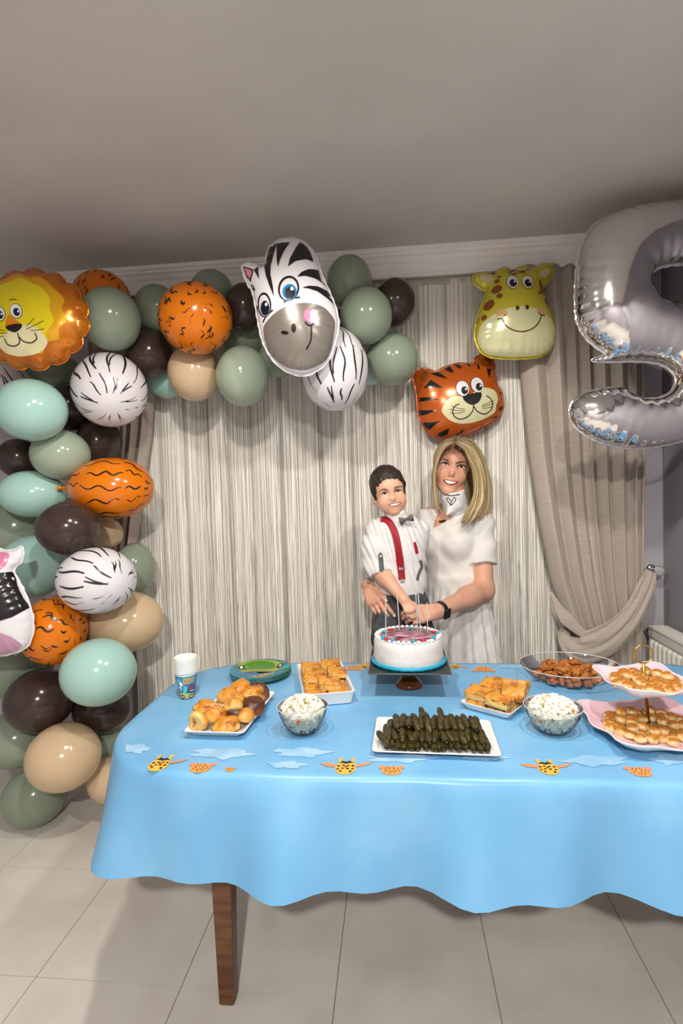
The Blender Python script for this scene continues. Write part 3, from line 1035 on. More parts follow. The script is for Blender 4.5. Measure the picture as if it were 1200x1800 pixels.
def salad(px, rim_py, base_py, halfw, tag1, tag2, seed):
    b = PZ(px, base_py - 6, IZ)
    d = (CAM - b) @ BACK
    R = halfw / F * d
    rimz = PY(px, rim_py, b[1])[2]
    h = rimz - IZ
    bowl = thing('salad_bowl', tag1, 'bowl', (b[0], b[1], IZ))
    prof = [(0, .001), (.42 * R, .001), (.47 * R, .003), (.62 * R, .16 * h), (.80 * R, .42 * h), (.93 * R, .72 * h), (R, h)]
    V, Fc = lathe(prof, 48, (b[0], b[1], IZ), cap0=False, cap1=False)
    mk('glass_wall', V, Fc, M_glass, bowl)
    mk('rim_band', *tube([(b[0] + R * math.cos(a), b[1] + R * math.sin(a), IZ + h) for a in np.linspace(0, 2 * math.pi, 48, endpoint=False)], .0014, 6, closed=True), M_glassr, bowl)
    mk('foot_ring', *tube([(b[0] + .44 * R * math.cos(a), b[1] + .44 * R * math.sin(a), IZ + .001) for a in np.linspace(0, 2 * math.pi, 36, endpoint=False)], .0016, 6, closed=True), M_glass, bowl)
    # the salad: mound and diced pieces
    rr_ = np.random.default_rng(seed)
    mb = MB()
    prof = [(0, .07 * h + .004), (.40 * R, .075 * h + .004), (.56 * R, .17 * h + .003), (.76 * R, .42 * h), (.88 * R, .72 * h), (.89 * R, .80 * h), (.72 * R, 1.02 * h), (.45 * R, 1.22 * h), (.0, 1.34 * h)]
    V, Fc = lathe([(max(r - .007, 0), z) for r, z in prof], 28, (b[0], b[1], IZ), cap0=False, cap1=False)
    mb.add(V, Fc, 0)
    for k in range(620):
        a = rr_.uniform(0, 6.283)
        if k < 380:
            q = math.sqrt(rr_.uniform()) * .9
            r_ = q * R * .87
            z = np.interp(r_ / R, [0, .45, .72, .89, .93], [1.36, 1.24, 1.04, .82, .75]) * h
        else:
            tz = rr_.uniform(.12, .82)
            r_ = np.interp(tz, [.1, .17, .42, .72, .85], [.5, .55, .74, .865, .88]) * R - .0078
            z = tz * h
        Vv, _ = box(-1, 1, -1, 1, -1, 1)
        e = rr_.normal(size=3)
        A = frame(e)
        s = rr_.uniform(.0022, .0044)
        mi = rr_.choice(5, p=[.46, .40, .03, .05, .06])
        mb.add((Vv * (s, s, s * rr_.uniform(.6, 1.2))) @ A.T + (b[0] + r_ * math.cos(a), b[1] + r_ * math.sin(a), IZ + z), BOXF, mi)
    o = mb.build('potato_salad', M_sal, None, smooth=False, loc=(b[0], b[1], IZ))
    tag(o, tag2, 'salad', None, 'stuff')
salad(533, 1240, 1291, 44.5, 'clear pressed glass bowl of salad between the buns and the vine leaves', 'creamy diced potato salad with carrot bits, next to the bun platter', 3)
salad(972, 1240, 1290, 49, 'clear pressed glass bowl of salad beside the two-tier stand', 'white diced potato salad with green bits, next to the two-tier stand', 4)

# ------------------------------------------------------------------ oval glass bowl of browned meat
M_meat = mat('browned_meat', (188, 116, 46), .45, rgb2=(146, 80, 28), nscale=50, bump=.5, bscale=110)
cb = PZ(1000, 1197, IZ)
ob = thing('glass_bowl', 'large shallow clear glass bowl holding the browned meat', 'bowl', (cb[0], cb[1], IZ))
R, h = .158, .058
prof = [(0, .001), (.55 * R, .001), (.6 * R, .003), (.8 * R, .35 * h), (.95 * R, .8 * h), (R, h)]
mk('glass_wall', *lathe(prof, 56, (cb[0], cb[1], IZ), cap0=False, cap1=False, squash=(1.03, .86)), M_glass, ob)
mk('rim_band', *tube([(cb[0] + 1.03 * R * math.cos(a), cb[1] + .86 * R * math.sin(a), IZ + h) for a in np.linspace(0, 2 * math.pi, 56, endpoint=False)], .0016, 6, closed=True), M_glassr, ob)
meat = [lump('meat_piece', .0225, .0150, .0108, s, M_meat, -.8, .28, 3.2) for s in (21, 22, 23, 24)]
rr_ = np.random.default_rng(12)
MEAT_AT = [(0.587, 1.8694, 0.7674), (0.5655, 1.8886, 0.7683), (0.5897, 1.8388, 0.7665), (0.6134, 1.8997, 0.767), (0.5311, 1.8561, 0.7669), (0.6209, 1.8482, 0.7669), (0.5635, 1.9271, 0.7663), (0.5473, 1.8323, 0.7703), (0.6415, 1.8827, 0.7683), (0.5304, 1.8928, 0.7662), (0.6148, 1.8165, 0.7698), (0.5958, 1.9352, 0.77), (0.5104, 1.8287, 0.7683), (0.6621, 1.8472, 0.7701), (0.5262, 1.9195, 0.7697), (0.5637, 1.8089, 0.7709), (0.6311, 1.9209, 0.7677), (0.4968, 1.8703, 0.7686), (0.5837, 1.8588, 0.7863), (0.5968, 1.8953, 0.7865), (0.5486, 1.8662, 0.7845), (0.6171, 1.8627, 0.783), (0.5537, 1.911, 0.7853), (0.5612, 1.8282, 0.7865), (0.6294, 1.8938, 0.7832), (0.5178, 1.8807, 0.782), (0.6145, 1.8183, 0.7888), (0.588, 1.9362, 0.7899), (0.5129, 1.8328, 0.7874), (0.6582, 1.8666, 0.7862), (0.52, 1.9289, 0.7897), (0.5804, 1.7978, 0.7829), (0.6471, 1.9259, 0.7834), (0.4788, 1.8638, 0.7837), (0.571, 1.8842, 0.8007), (0.5761, 1.8462, 0.8037), (0.6076, 1.8826, 0.8075), (0.5363, 1.874, 0.8009), (0.6185, 1.8459, 0.8022), (0.5795, 1.9121, 0.8022), (0.5403, 1.8332, 0.8045), (0.6408, 1.8733, 0.8004), (0.5327, 1.904, 0.806), (0.5858, 1.8144, 0.806), (0.6172, 1.914, 0.8045), (0.5057, 1.8586, 0.803)]
for k in range(46):
    lab = 'browned meat piece at the bottom of the large glass bowl' if k < 18 else ('browned meat piece in the middle of the heap in the large glass bowl' if k < 34 else 'browned glossy meat piece heaped on top in the large glass bowl')
    o = link('meat_piece', meat[k % 4])
    rr_.uniform(0, .002)
    o.location = MEAT_AT[k]
    euler(o, rr_.normal() * 12, rr_.normal() * 12, rr_.uniform(0, 360))
    tag(o, lab, 'meat', 'browned meat pieces in the large glass bowl')

# ------------------------------------------------------------------ two-tier stand with cookies
M_pink = mat('pink_china', (232, 196, 204), .18, rgb2=(226, 184, 196), nscale=5)
M_gold = mat('gold_metal', (214, 170, 84), .22, 1.0)
M_flor = mat('floral_print', (206, 92, 150), .3)
M_flog = mat('floral_leaf_print', (120, 150, 110), .3)
p0 = PZ(1141, 1276, IZ + .02)
lean = unit(np.array([-.07, .02, 1.0]))
st = thing('tiered_stand', 'two-tier pink china cookie stand with gold pole and ring handle', 'cake stand', (p0[0], p0[1], IZ))
def tier(c, half, name, rot):
    def ringp(s, z, wav):
        out = []
        for k in range(64):
            a = 2 * math.pi * k / 64
            sq = 1 / max(abs(math.cos(a)), abs(math.sin(a)))
            r = half * s * (min(sq, 1.24) * .92 + .04 * wav * math.cos(8 * a + .5))
            ca, sa = math.cos(a + rot), math.sin(a + rot)
            out.append((c[0] + r * ca, c[1] + r * sa, c[2] + z + (.012 * abs(math.sin(2 * a)) ** 2 * (s > .8))))
        return out
    rings = [ringp(.45, -.005, 0), ringp(.8, .002, .4), ringp(1.0, .016, 1), ringp(1.0, .019, 1), ringp(.975, .018, 1), ringp(.8, .006, .4), ringp(.45, 0, 0), ringp(.02, 0, 0)]
    m = 64
    V = [p for r_ in rings for p in r_]
    Fc = [(i * m + k, i * m + (k + 1) % m, (i + 1) * m + (k + 1) % m, (i + 1) * m + k) for i in range(len(rings) - 1) for k in range(m)]
    Fc += [tuple(range(m))[::-1], tuple(7 * m + k for k in range(m))]
    inner = [f for f in Fc[:-2] if min(f) // m >= 4] + [Fc[-1]]
    outer = [f for f in Fc[:-2] if min(f) // m < 4] + [Fc[-2]]
    pl = mk(name, V, inner, M_pink, st)
    mk('plate_rim', V, outer, M_china, pl)
    return pl
c1 = np.array([p0[0], p0[1], IZ + .010])
low = tier(c1, .160, 'lower_plate', math.radians(8))
c2_ = c1 + lean * .118
upp = tier(c2_, .112, 'upper_plate', math.radians(12))
mk('pole', *tube([c1, c1 + lean * .112, c1 + lean * .118, c1 + lean * .124, c1 + lean * .178], [.004, .004, .009, .004, .004], 10), M_gold, st)
mk('pole_collar', *lathe([(.008, 0), (.012, .003), (.008, .010), (.005, .014)], 16, c1, frame(lean)), M_gold, st)
mk('pole_collar', *lathe([(.007, 0), (.010, .003), (.006, .008), (.0045, .012)], 16, c2_, frame(lean)), M_gold, st)
rc = c1 + lean * .178 + np.array([0, 0, .025])
mk('ring_handle', *tube([rc + RIGHT * .0245 * math.cos(a) + np.array([0, 0, 1]) * .0245 * math.sin(a) for a in np.linspace(0, 2 * math.pi, 36, endpoint=False)], .0023, 8, closed=True, hint=(0, 1, 0)), M_gold, st)
# painted flowers on the plates
def flower(pl, x, y, z, s, seed):
    r = np.random.default_rng(seed)
    for k in range(5):
        a = 2 * math.pi * k / 5
        e = ell(x + s * .6 * math.cos(a), y + s * .6 * math.sin(a), s * .5, s * .36, math.degrees(a), 10)
        mk('petal_print', [(q[0], q[1], z) for q in e], [tuple(range(10))], M_flor if k % 2 else M_pink if False else M_flor, pl, smooth=False)
    e = ell(x + s * 1.3, y - s * .4, s * .6, s * .2, r.uniform(0, 90), 10)
    mk('leaf_print', [(q[0], q[1], z) for q in e], [tuple(range(10))], M_flog, pl, smooth=False)
for k, (dx, dy) in enumerate(((-.095, -.02), (-.10, .035), (-.05, .098), (-.02, .10), (.02, .10), (.05, .095))):
    flower(low, c1[0] + dx, c1[1] + dy, c1[2] + .0055, .011, k)
ck = [lump('cookie', .0175, .0165, .0125, s, M_cook, -.6, .10, 2.5) for s in (31, 32, 33)]
def cookies(c, z, rows, sp, hx, hy, lab, group, rot, seed, skip):
    """cookies packed on a plate: a full first layer, a looser second one"""
    r = np.random.default_rng(seed)
    k = 0
    for layer in range(2):
        for j in range(-rows, rows + 1):
            for i in range(-rows - 1, rows + 2):
                x = (i + .5 * (j % 2) + .5 * layer) * sp
                y = (j + .45 * layer) * sp * .88
                lim = 1.0 - .25 * layer
                if (x / hx) ** 2 + (y / hy) ** 2 > lim * lim or math.hypot(x, y) < .016: continue
                if layer and r.uniform() < skip: continue
                x += r.normal() * .0012; y += r.normal() * .0012
                o = link('cookie', ck[k % 3]); k += 1
                o.location = (c[0] + x * math.cos(rot) - y * math.sin(rot), c[1] + x * math.sin(rot) + y * math.cos(rot), z + layer * .0145 + r.uniform(0, .001))
                s_ = r.uniform(.84, .96)
                o.scale = (s_, s_, s_ * 1.12)
                euler(o, r.normal() * 9, r.normal() * 9, r.uniform(0, 360))
                tag(o, lab if not layer else lab.replace('resting on', 'stacked in the second layer on'), 'cookie', group)
cookies(c1, c1[2] + .0105, 5, .0272, .112, .098, 'small golden glazed cookie resting on the lower plate of the stand', 'cookies on the lower plate of the stand', .15, 5, .45)
cookies(c2_, c2_[2] + .0105, 4, .0268, .082, .072, 'small golden glazed cookie resting on the upper plate of the stand', 'cookies on the upper plate of the stand', .2, 6, .4)

# ------------------------------------------------------------------ paper cups
M_paper = mat('paper_white', (246, 243, 234), .6)
M_cupb = mat('cup_print_teal', (96, 168, 186), .45, rgb2=(70, 132, 160), nscale=30)
cc = PZ(329, 1224, IZ)
CR0, CR1, CHT = .0245, .0365, .088
def cup_mesh():
    prof = [(0, .0024), (CR0 - .001, .002), (CR0, 0), (CR0 + (CR1 - CR0) * .9, CHT - .010), (CR1 - .0015, CHT - .004), (CR1, CHT - .003), (CR1 + .0012, CHT - .001), (CR1, CHT + .001), (CR1 - .0016, CHT), (CR1 - .0022, CHT - .004), (CR0 + (CR1 - CR0) * .9 - .0007, CHT - .011), (CR0 - .0005, .0034), (0, .0032)]
    V, Fc = lathe(prof, 40, cap0=False, cap1=False)
    m = 40
    fm = [0 if (min(f) // m) in (3, 4, 5, 6, 7, 8, 9, 10, 11) else (1 if min(f) // m == 2 else 0) for f in Fc]
    me = bpy.data.meshes.new('paper_cup')
    me.from_pydata(V.tolist(), [], Fc)
    me.materials.append(M_paper); me.materials.append(M_cupb)
    me.polygons.foreach_set('material_index', np.array(fm, dtype=np.int32))
    me.polygons.foreach_set('use_smooth', np.ones(len(Fc), dtype=bool))
    return me
cme = cup_mesh()
cups = []
for k in range(9):
    o = link('paper_cup', cme)
    o.location = (cc[0], cc[1], IZ + k * .0058)
    cups.append(o)
    tag(o, 'printed paper cup at the foot of the nested cup stack' if k == 0 else ('topmost empty paper cup of the nested stack' if k == 8 else 'white-rimmed paper cup nested inside the cup stack'), 'cup', 'nested paper cups')
def cup_pt(a, t, lift=.0004):
    """angle measured from the side facing the camera, t 0..1 up the cup"""
    r = CR0 + (CR1 - CR0) * .9 * t + lift
    b0 = math.atan2(-cc[1], -cc[0])
    return np.array([cc[0] + r * math.cos(b0 + a), cc[1] + r * math.sin(b0 + a), IZ + t * (CHT - .010)])
def cup_print(name, poly, m, lift=.0004):
    poly = resample(poly, .12)
    p, t, _ = fill2d(poly, .12)
    return mk(name, [cup_pt(a, q, lift) for a, q in p], t, m, cups[0], smooth=True)
PB = {k: pr('cup_' + k, v) for k, v in dict(tan=(206, 176, 116), brown=(96, 62, 34), purple=(110, 76, 122), aqua=(92, 190, 206), lime=(176, 186, 92), dark=(40, 44, 52), white=(240, 240, 236), pink=(216, 150, 166), sand=(196, 160, 110)).items()}
cup_print('banner_print', [(-.35, .66), (.75, .72), (.85, .92), (-.3, .90)], PB['tan'])
for k in range(5):
    x = -.22 + k * .2
    cup_print('banner_mark_print', [(x, .72), (x + .05, .72), (x + .12, .87), (x + .06, .87)] if k % 2 else [(x + .06, .72), (x + .12, .72), (x + .05, .87), (x, .87)], PB['brown'], .0008)
cup_print('elephant_print', ell(-.85, .76, .3, .13), PB['aqua'])
cup_print('elephant_print', ell(-.6, .66, .18, .10), PB['white'], .0006)
cup_print('zebra_print', ell(-.8, .45, .22, .10), PB['white'])
cup_print('zebra_print', ell(-.82, .43, .12, .05), PB['dark'], .0007)
cup_print('giraffe_print', [(-.5, .2), (-.1, .2), (.05, .55), (-.35, .6)], PB['aqua'], .0006)
cup_print('hippo_print', ell(.55, .46, .42, .17), PB['purple'], .0005)
cup_print('hippo_print', ell(.6, .34, .3, .035), PB['pink'], .0008)
cup_print('jeep_print', [(-.9, .10), (.8, .10), (.85, .22), (-.95, .30)], PB['lime'], .0006)
cup_print('road_print', [(-1.1, .015), (1.2, .015), (1.2, .10), (-1.1, .10)], PB['sand'], .0006)
for a in (-.55, .45):
    cup_print('wheel_print', ell(a, .10, .24, .09, n=14), PB['dark'], .0009)
    cup_print('hub_print', ell(a, .10, .11, .042, n=10), PB['white'], .0012)

# ------------------------------------------------------------------ paper plates
pcn = np.array([-.505, 1.915])
PR = .112
prof = [(0, .002), (.072, .002), (.086, .008), (.108, .0115), (PR, .012), (PR, .0128), (.108, .0128), (.085, .0092), (.071, .0034), (0, .0034)]
V, Fc = lathe(prof, 48, cap0=False, cap1=False)
pme = bpy.data.meshes.new('paper_plate')
pme.from_pydata(V.tolist(), [], Fc)
M_plate = mat('plate_print_teal', (70, 140, 160), .4, rgb2=(52, 110, 92), nscale=14)
pme.materials.append(M_plate)
pme.polygons.foreach_set('use_smooth', np.ones(len(Fc), dtype=bool))
plates = []
for k in range(7):
    o = link('paper_plate', pme)
    o.location = (pcn[0] + rng.normal() * .0002, pcn[1] + rng.normal() * .0002, IZ - .001 + k * .0024)
    tag(o, 'top paper plate with green and blue jungle print on the plate stack' if k == 6 else 'paper plate lower in the stack beside the pastry squares', 'plate', 'stacked paper plates')
    plates.append(o)
top = plates[6]
def plate_pr(name, poly, m, lift=.0007):
    poly = resample(poly, .012)
    p, t, _ = fill2d(poly, .012)
    r = np.hypot(p[:, 0], p[:, 1])
    z = np.interp(r, [0, .071, .085, .108, .112], [.0034, .0034, .0092, .0128, .0128]) + lift
    o = mk(name, np.column_stack([p, z]), t, m, None)
    o.parent = top
    return o
M_grass = pr('plate_green', (70, 132, 20)); M_lime = pr('plate_lime', (150, 164, 66)); M_tan = pr('plate_tan', (190, 166, 116)); M_brn = pr('plate_brown', (92, 62, 36)); M_bl = pr('plate_blue', (58, 128, 178)); M_wh = pr('plate_white', (240, 238, 230)); M_dk = pr('plate_dark', (48, 34, 28)); M_tq = pr('plate_turquoise', (36, 156, 178)); M_pu = pr('plate_purple', (92, 80, 130))
plate_pr('field_print', ell(-.01, .035, .085, .066), M_lime)
plate_pr('field_print', ell(-.015, .042, .062, .052), M_grass, .0011)
plate_pr('river_print', [(-.1, -.02), (-.03, -.015), (.05, -.01), (.1, -.015), (.085, -.06), (0, -.07), (-.08, -.06)], M_bl)
plate_pr('bird_print', ell(.088, .02, .017, .022), M_tq, .0012)
plate_pr('hippo_print', ell(-.03, -.025, .026, .012), M_pu, .0011)
for x, y in ((-.078, .02), (.062, .045)):
    plate_pr('wheel_print', ell(x, y, .013, .017), M_dk, .0014)
    plate_pr('hub_print', ell(x, y, .006, .009), M_wh, .0018)
plate_pr('jeep_print', [(-.05, -.002), (.055, .006), (.05, .016), (-.05, .008)], M_tan, .0014)
plate_pr('banner_print', [(-.028, -.075), (.062, -.062), (.06, -.03), (.03, -.028)], M_tan, .0012)
for k in range(6):
    x = -.004 + k * .0115
    y = -.066 + k * .0025
    plate_pr('banner_mark_print', [(x, y), (x + .004, y), (x + .009, y + .022), (x + .005, y + .022)] if k % 2 else [(x + .006, y), (x + .010, y), (x + .004, y + .022), (x, y + .022)], M_brn, .0016)

# ------------------------------------------------------------------ birthday cake
M_frost = mat('white_frosting', (224, 222, 220), .45, rgb2=(218, 215, 212), nscale=9, bump=.25, bscale=40, sss=.1)
M_teal = mat('teal_frosting', (30, 158, 190), .4)
M_board = mat('black_cake_board', (34, 32, 32), .25)
M_amber = mat('amber_glass', (120, 62, 24), .08, trans=.55, ior=1.45)
M_redf = mat('red_icing', (186, 34, 54), .4)
kc = PZ(719, 1207, IZ)[:2] + np.array([.0, .012])
SZ = .838
cs = thing('cake_stand', 'pedestal cake stand with clear top and amber glass foot', 'cake stand', (kc[0], kc[1], IZ))
mk('foot', *lathe([(0, .001), (.046, 0), (.047, .005), (.043, .012), (.034, .022), (.024, .034), (.017, .048), (.013, .060), (.014, .070), (0, .070)], 40, (kc[0], kc[1], IZ), cap0=False, cap1=False), M_amber, cs)
mk('top_plate', *lathe([(0, SZ - IZ - .012), (.014, SZ - IZ - .012), (.13, SZ - IZ - .007), (.132, SZ - IZ - .003), (.13, SZ - IZ - .001), (0, SZ - IZ - .001)], 56, (kc[0], kc[1], IZ), cap0=False, cap1=False), M_glass, cs)
V, Fc = box(-.131, .131, -.137, .137, 0, .003)
cbd = mk('cake_board', V + (kc[0], kc[1], SZ), Fc, M_board, None, smooth=False, loc=(kc[0], kc[1], SZ))
bevel(cbd, .0012)
tag(cbd, 'square glossy black cake board on the pedestal stand', 'board')
CK = SZ + .003
R, H = .117, .088
ck_ = thing('birthday_cake', 'round white frosted birthday cake with red printed top and teal border', 'cake', (kc[0], kc[1], CK))
mk('body', *lathe([(0, 0), (R - .003, 0), (R, .004), (R + .0005, .03), (R - .001, .06), (R - .002, H - .010), (R - .006, H - .003), (R - .014, H), (0, H)], 72, (kc[0], kc[1], CK), cap0=False, cap1=False), M_frost, ck_)
mk('base_border', *tube([(kc[0] + (R + .004) * math.cos(a), kc[1] + (R + .004) * math.sin(a), CK + .0065) for a in np.linspace(0, 2 * math.pi, 72, endpoint=False)], [.0066 + .0007 * math.sin(k * 2.2) for k in range(72)], 8, closed=True), M_teal, ck_)
for k in range(40):
    a = 2 * math.pi * k / 40
    V, Fc = icosphere(1)
    V = V * (.0095, .0072, .0062) * (1 + wob(V, .12, 3, k))[:, None]
    ca, sa = math.cos(a + .5), math.sin(a + .5)
    V = np.column_stack([V[:, 0] * ca - V[:, 1] * sa, V[:, 0] * sa + V[:, 1] * ca, V[:, 2]])
    mk('frosting_swirl', V + (kc[0] + (R - .012) * math.cos(a), kc[1] + (R - .012) * math.sin(a), CK + H + .001), Fc, M_frost, ck_)
M_pic = mat('cake_print', (112, 40, 66), .35, rgb2=(196, 160, 170), nscale=22, stretch=(1, 2.5, 1), lo=.42, hi=.62)
mk('printed_disc', *lathe([(0, H + .0005), (R - .022, H + .0005), (R - .022, H + .0022), (0, H + .0022)], 56, (kc[0], kc[1], CK), cap0=False, cap1=False), M_pic, ck_)
tz = CK + H + .006
def topdot(px, py, m, s, name):
    q = PZ(px, py, tz)
    dv = q[:2] - kc
    r_ = np.linalg.norm(dv)
    if r_ > R - .010: dv *= (R - .010) / r_
    V, Fc = icosphere(1)
    mk(name, V * s + (kc[0] + dv[0], kc[1] + dv[1], tz + s[2] * .3), Fc, m, ck_)
for px, py in ((683, 1130), (728, 1132), (663.5, 1124), (763, 1122), (720.5, 1104.5), (675, 1111), (769, 1113)):
    topdot(px, py, M_teal, (.0068, .0068, .0062), 'teal_icing_ball')
for px, py in ((669.5, 1128), (748, 1128.5), (762, 1111), (686, 1107)):
    topdot(px, py, M_redf, (.011, .006, .0045), 'red_icing_heart')
M_cand = mat('silver_candle', (206, 204, 208), .3, .4)
for k, ((bx, by), (tx_, ty)) in enumerate((((678, 1122), (677.5, 1049)), ((702, 1108), (697.7, 1046)), ((734, 1111), (730.6, 1044)), ((739, 1113), (735, 1046)), ((751.5, 1113), (750, 1061)))):
    b0 = PZ(bx, by, CK + H)
    dd = (CAM - b0) @ BACK
    t0 = P(tx_, ty, dd)
    V, Fc = tube([b0 - (t0 - b0) * .08, b0, t0, t0 + (t0 - b0) * .04], [.0019, .0019, .0019, .0005], 8)
    o = mk('candle', V, Fc, M_cand, None, loc=b0)
    tag(o, ['tall thin silver candle standing alone on the cake edge towards the paper plates', 'tall thin silver candle at the rear of the cake, leaning slightly', 'tall thin silver candle, one of a close pair on the cake',
            'tall thin silver candle, one of a close pair on the cake', 'short silver candle nearest the smart watch'][k], 'candle', 'silver candles on the cake')
# ------------------------------------------------------------------ latex balloons of the garland
LATEX = dict(sage=(134, 147, 128), sagel=(156, 170, 150), brown=(62, 48, 44), peach=(206, 180, 146), mint=(164, 204, 194), orange=(218, 116, 10), white=(222, 218, 222))
def latex(c):
    m = mat('latex_' + c, LATEX[c], .16, spec=.5, sss=.0)
    return m
M_ink = mat('balloon_ink', (38, 32, 32), .3)
UP_W = UP
def ballpt(al, be, lift=0.):
    """unit balloon: al colatitude from the crown, be azimuth; neck along +z"""
    c, s = -np.cos(al), np.sin(al)
    z = np.where(c > 0, c * 1.16, c)
    r = s * (1 - .20 * np.maximum(c, 0) ** 3)
    return np.stack([(r + lift * s) * np.cos(be), (r + lift * s) * np.sin(be), z + lift * c], -1)
BAL_N, BAL_M = 22, 36
_al = np.linspace(0.0, math.pi * .955, BAL_N)
BV = [ballpt(np.full(BAL_M, a), np.linspace(0, 2 * math.pi, BAL_M, endpoint=False)) for a in _al]
BV = np.vstack(BV)
BF = [(i * BAL_M + k, i * BAL_M + (k + 1) % BAL_M, (i + 1) * BAL_M + (k + 1) % BAL_M, (i + 1) * BAL_M + k) for i in range(BAL_N - 1) for k in range(BAL_M)]
rn = float(np.hypot(*BV[-1][:2])); zn = float(BV[-1][2])
NV, NF = lathe([(rn, zn), (rn * .55, zn + .06), (.045, zn + .10), (.06, zn + .13), (.05, zn + .16), (.035, zn + .165), (.075, zn + .20), (.10, zn + .24), (.09, zn + .245), (.04, zn + .20)], 14, cap0=False)

def strokes(kind, seed):
    """printed stripes in (al, be) coordinates"""
    r = np.random.default_rng(seed)
    out = []
    if kind == 'zebra':
        rows = ((.30, .80, 11, .055), (.92, 1.72, 17, .065), (1.72, 2.4, 15, .055))
    else:
        rows = ((.22, .52, 9, .055), (.62, 1.08, 11, .060), (1.14, 2.0, 15, .052), (2.1, 2.5, 9, .045))
    for a0, a1, n, wd in rows:
        for k in range(n):
            b = 2 * math.pi * (k + r.uniform(-.25, .25)) / n
            s0, s1 = a0 + r.uniform(-.08, .10), a1 + r.uniform(-.12, .10)
            t = np.linspace(0, 1, 9 if kind == 'zebra' else 15)
            al = s0 + (s1 - s0) * t
            zig = (.032 if kind == 'zebra' else .055)
            be = b + zig * 1.25 * np.sin(t * (r.uniform(3, 7) if kind == 'zebra' else r.uniform(6, 11) * (.6 + (a1 - a0))) + r.uniform(0, 6)) + r.uniform(-.10, .10) * t
            w_ = wd * (.35 + .65 * np.sin(math.pi * np.clip(t, .08, .95)) ** .6) * r.uniform(.7, 1.15)
            out.append((al, be, w_))
            if r.uniform() < .28:                               # forked stripe
                be2 = be + .16 * t
                out.append((al[2:], be2[2:], w_[2:] * .8))
    return out

def balloon(px, py, rx, ry, colour, d, label, neck=None, ink=None, seed=0, group='garland balloons'):
    """px,py,rx,ry on the photograph; d: depth"""
    r = np.random.default_rng(seed * 17 + int(px))
    c = P(px, py, d)
    if neck is None:
        neck = np.array([r.normal() * .35, r.normal() * .35, -1.0])
    A = frame(neck, (0.1, 1, 0))
    sx, sy = rx / F * d, ry / F * d
    B = np.stack([RIGHT * sx, UP * sy, BACK * (sx + sy) / 2], 1)
    T = lambda V: (np.asarray(V) @ A.T) @ B.T + c
    o = thing('balloon', label, 'balloon', c - UP * sy, group)
    m = latex(colour)
    mk('body', T(BV), BF, m, o)
    mk('knot', T(NV), NF, m, o)
    if ink:
        mb = MB()
        for al, be, w_ in strokes(ink, seed + 3):
            l = np.stack([al, be * np.sin(al)], 1)
            n_ = len(al)
            tang = np.gradient(l, axis=0); tang /= np.linalg.norm(tang, axis=1)[:, None]
            off = np.stack([-tang[:, 1], tang[:, 0]], 1) * (w_ / 2)[:, None]
            V = []
            for s in (-1, 0, 1):
                a2 = al + s * off[:, 0]
                b2 = be + s * off[:, 1] / np.sin(al)
                V.append(ballpt(a2, b2, .006))
            V = np.vstack(V)
            Fq = [(i, i + 1, n_ + i + 1, n_ + i) for i in range(n_ - 1)] + [(n_ + i, n_ + i + 1, 2 * n_ + i + 1, 2 * n_ + i) for i in range(n_ - 1)]
            mb.add(T(V), Fq)
        tag(mb.build('printed_stripes', M_ink, o), kind='stuff')
    return o

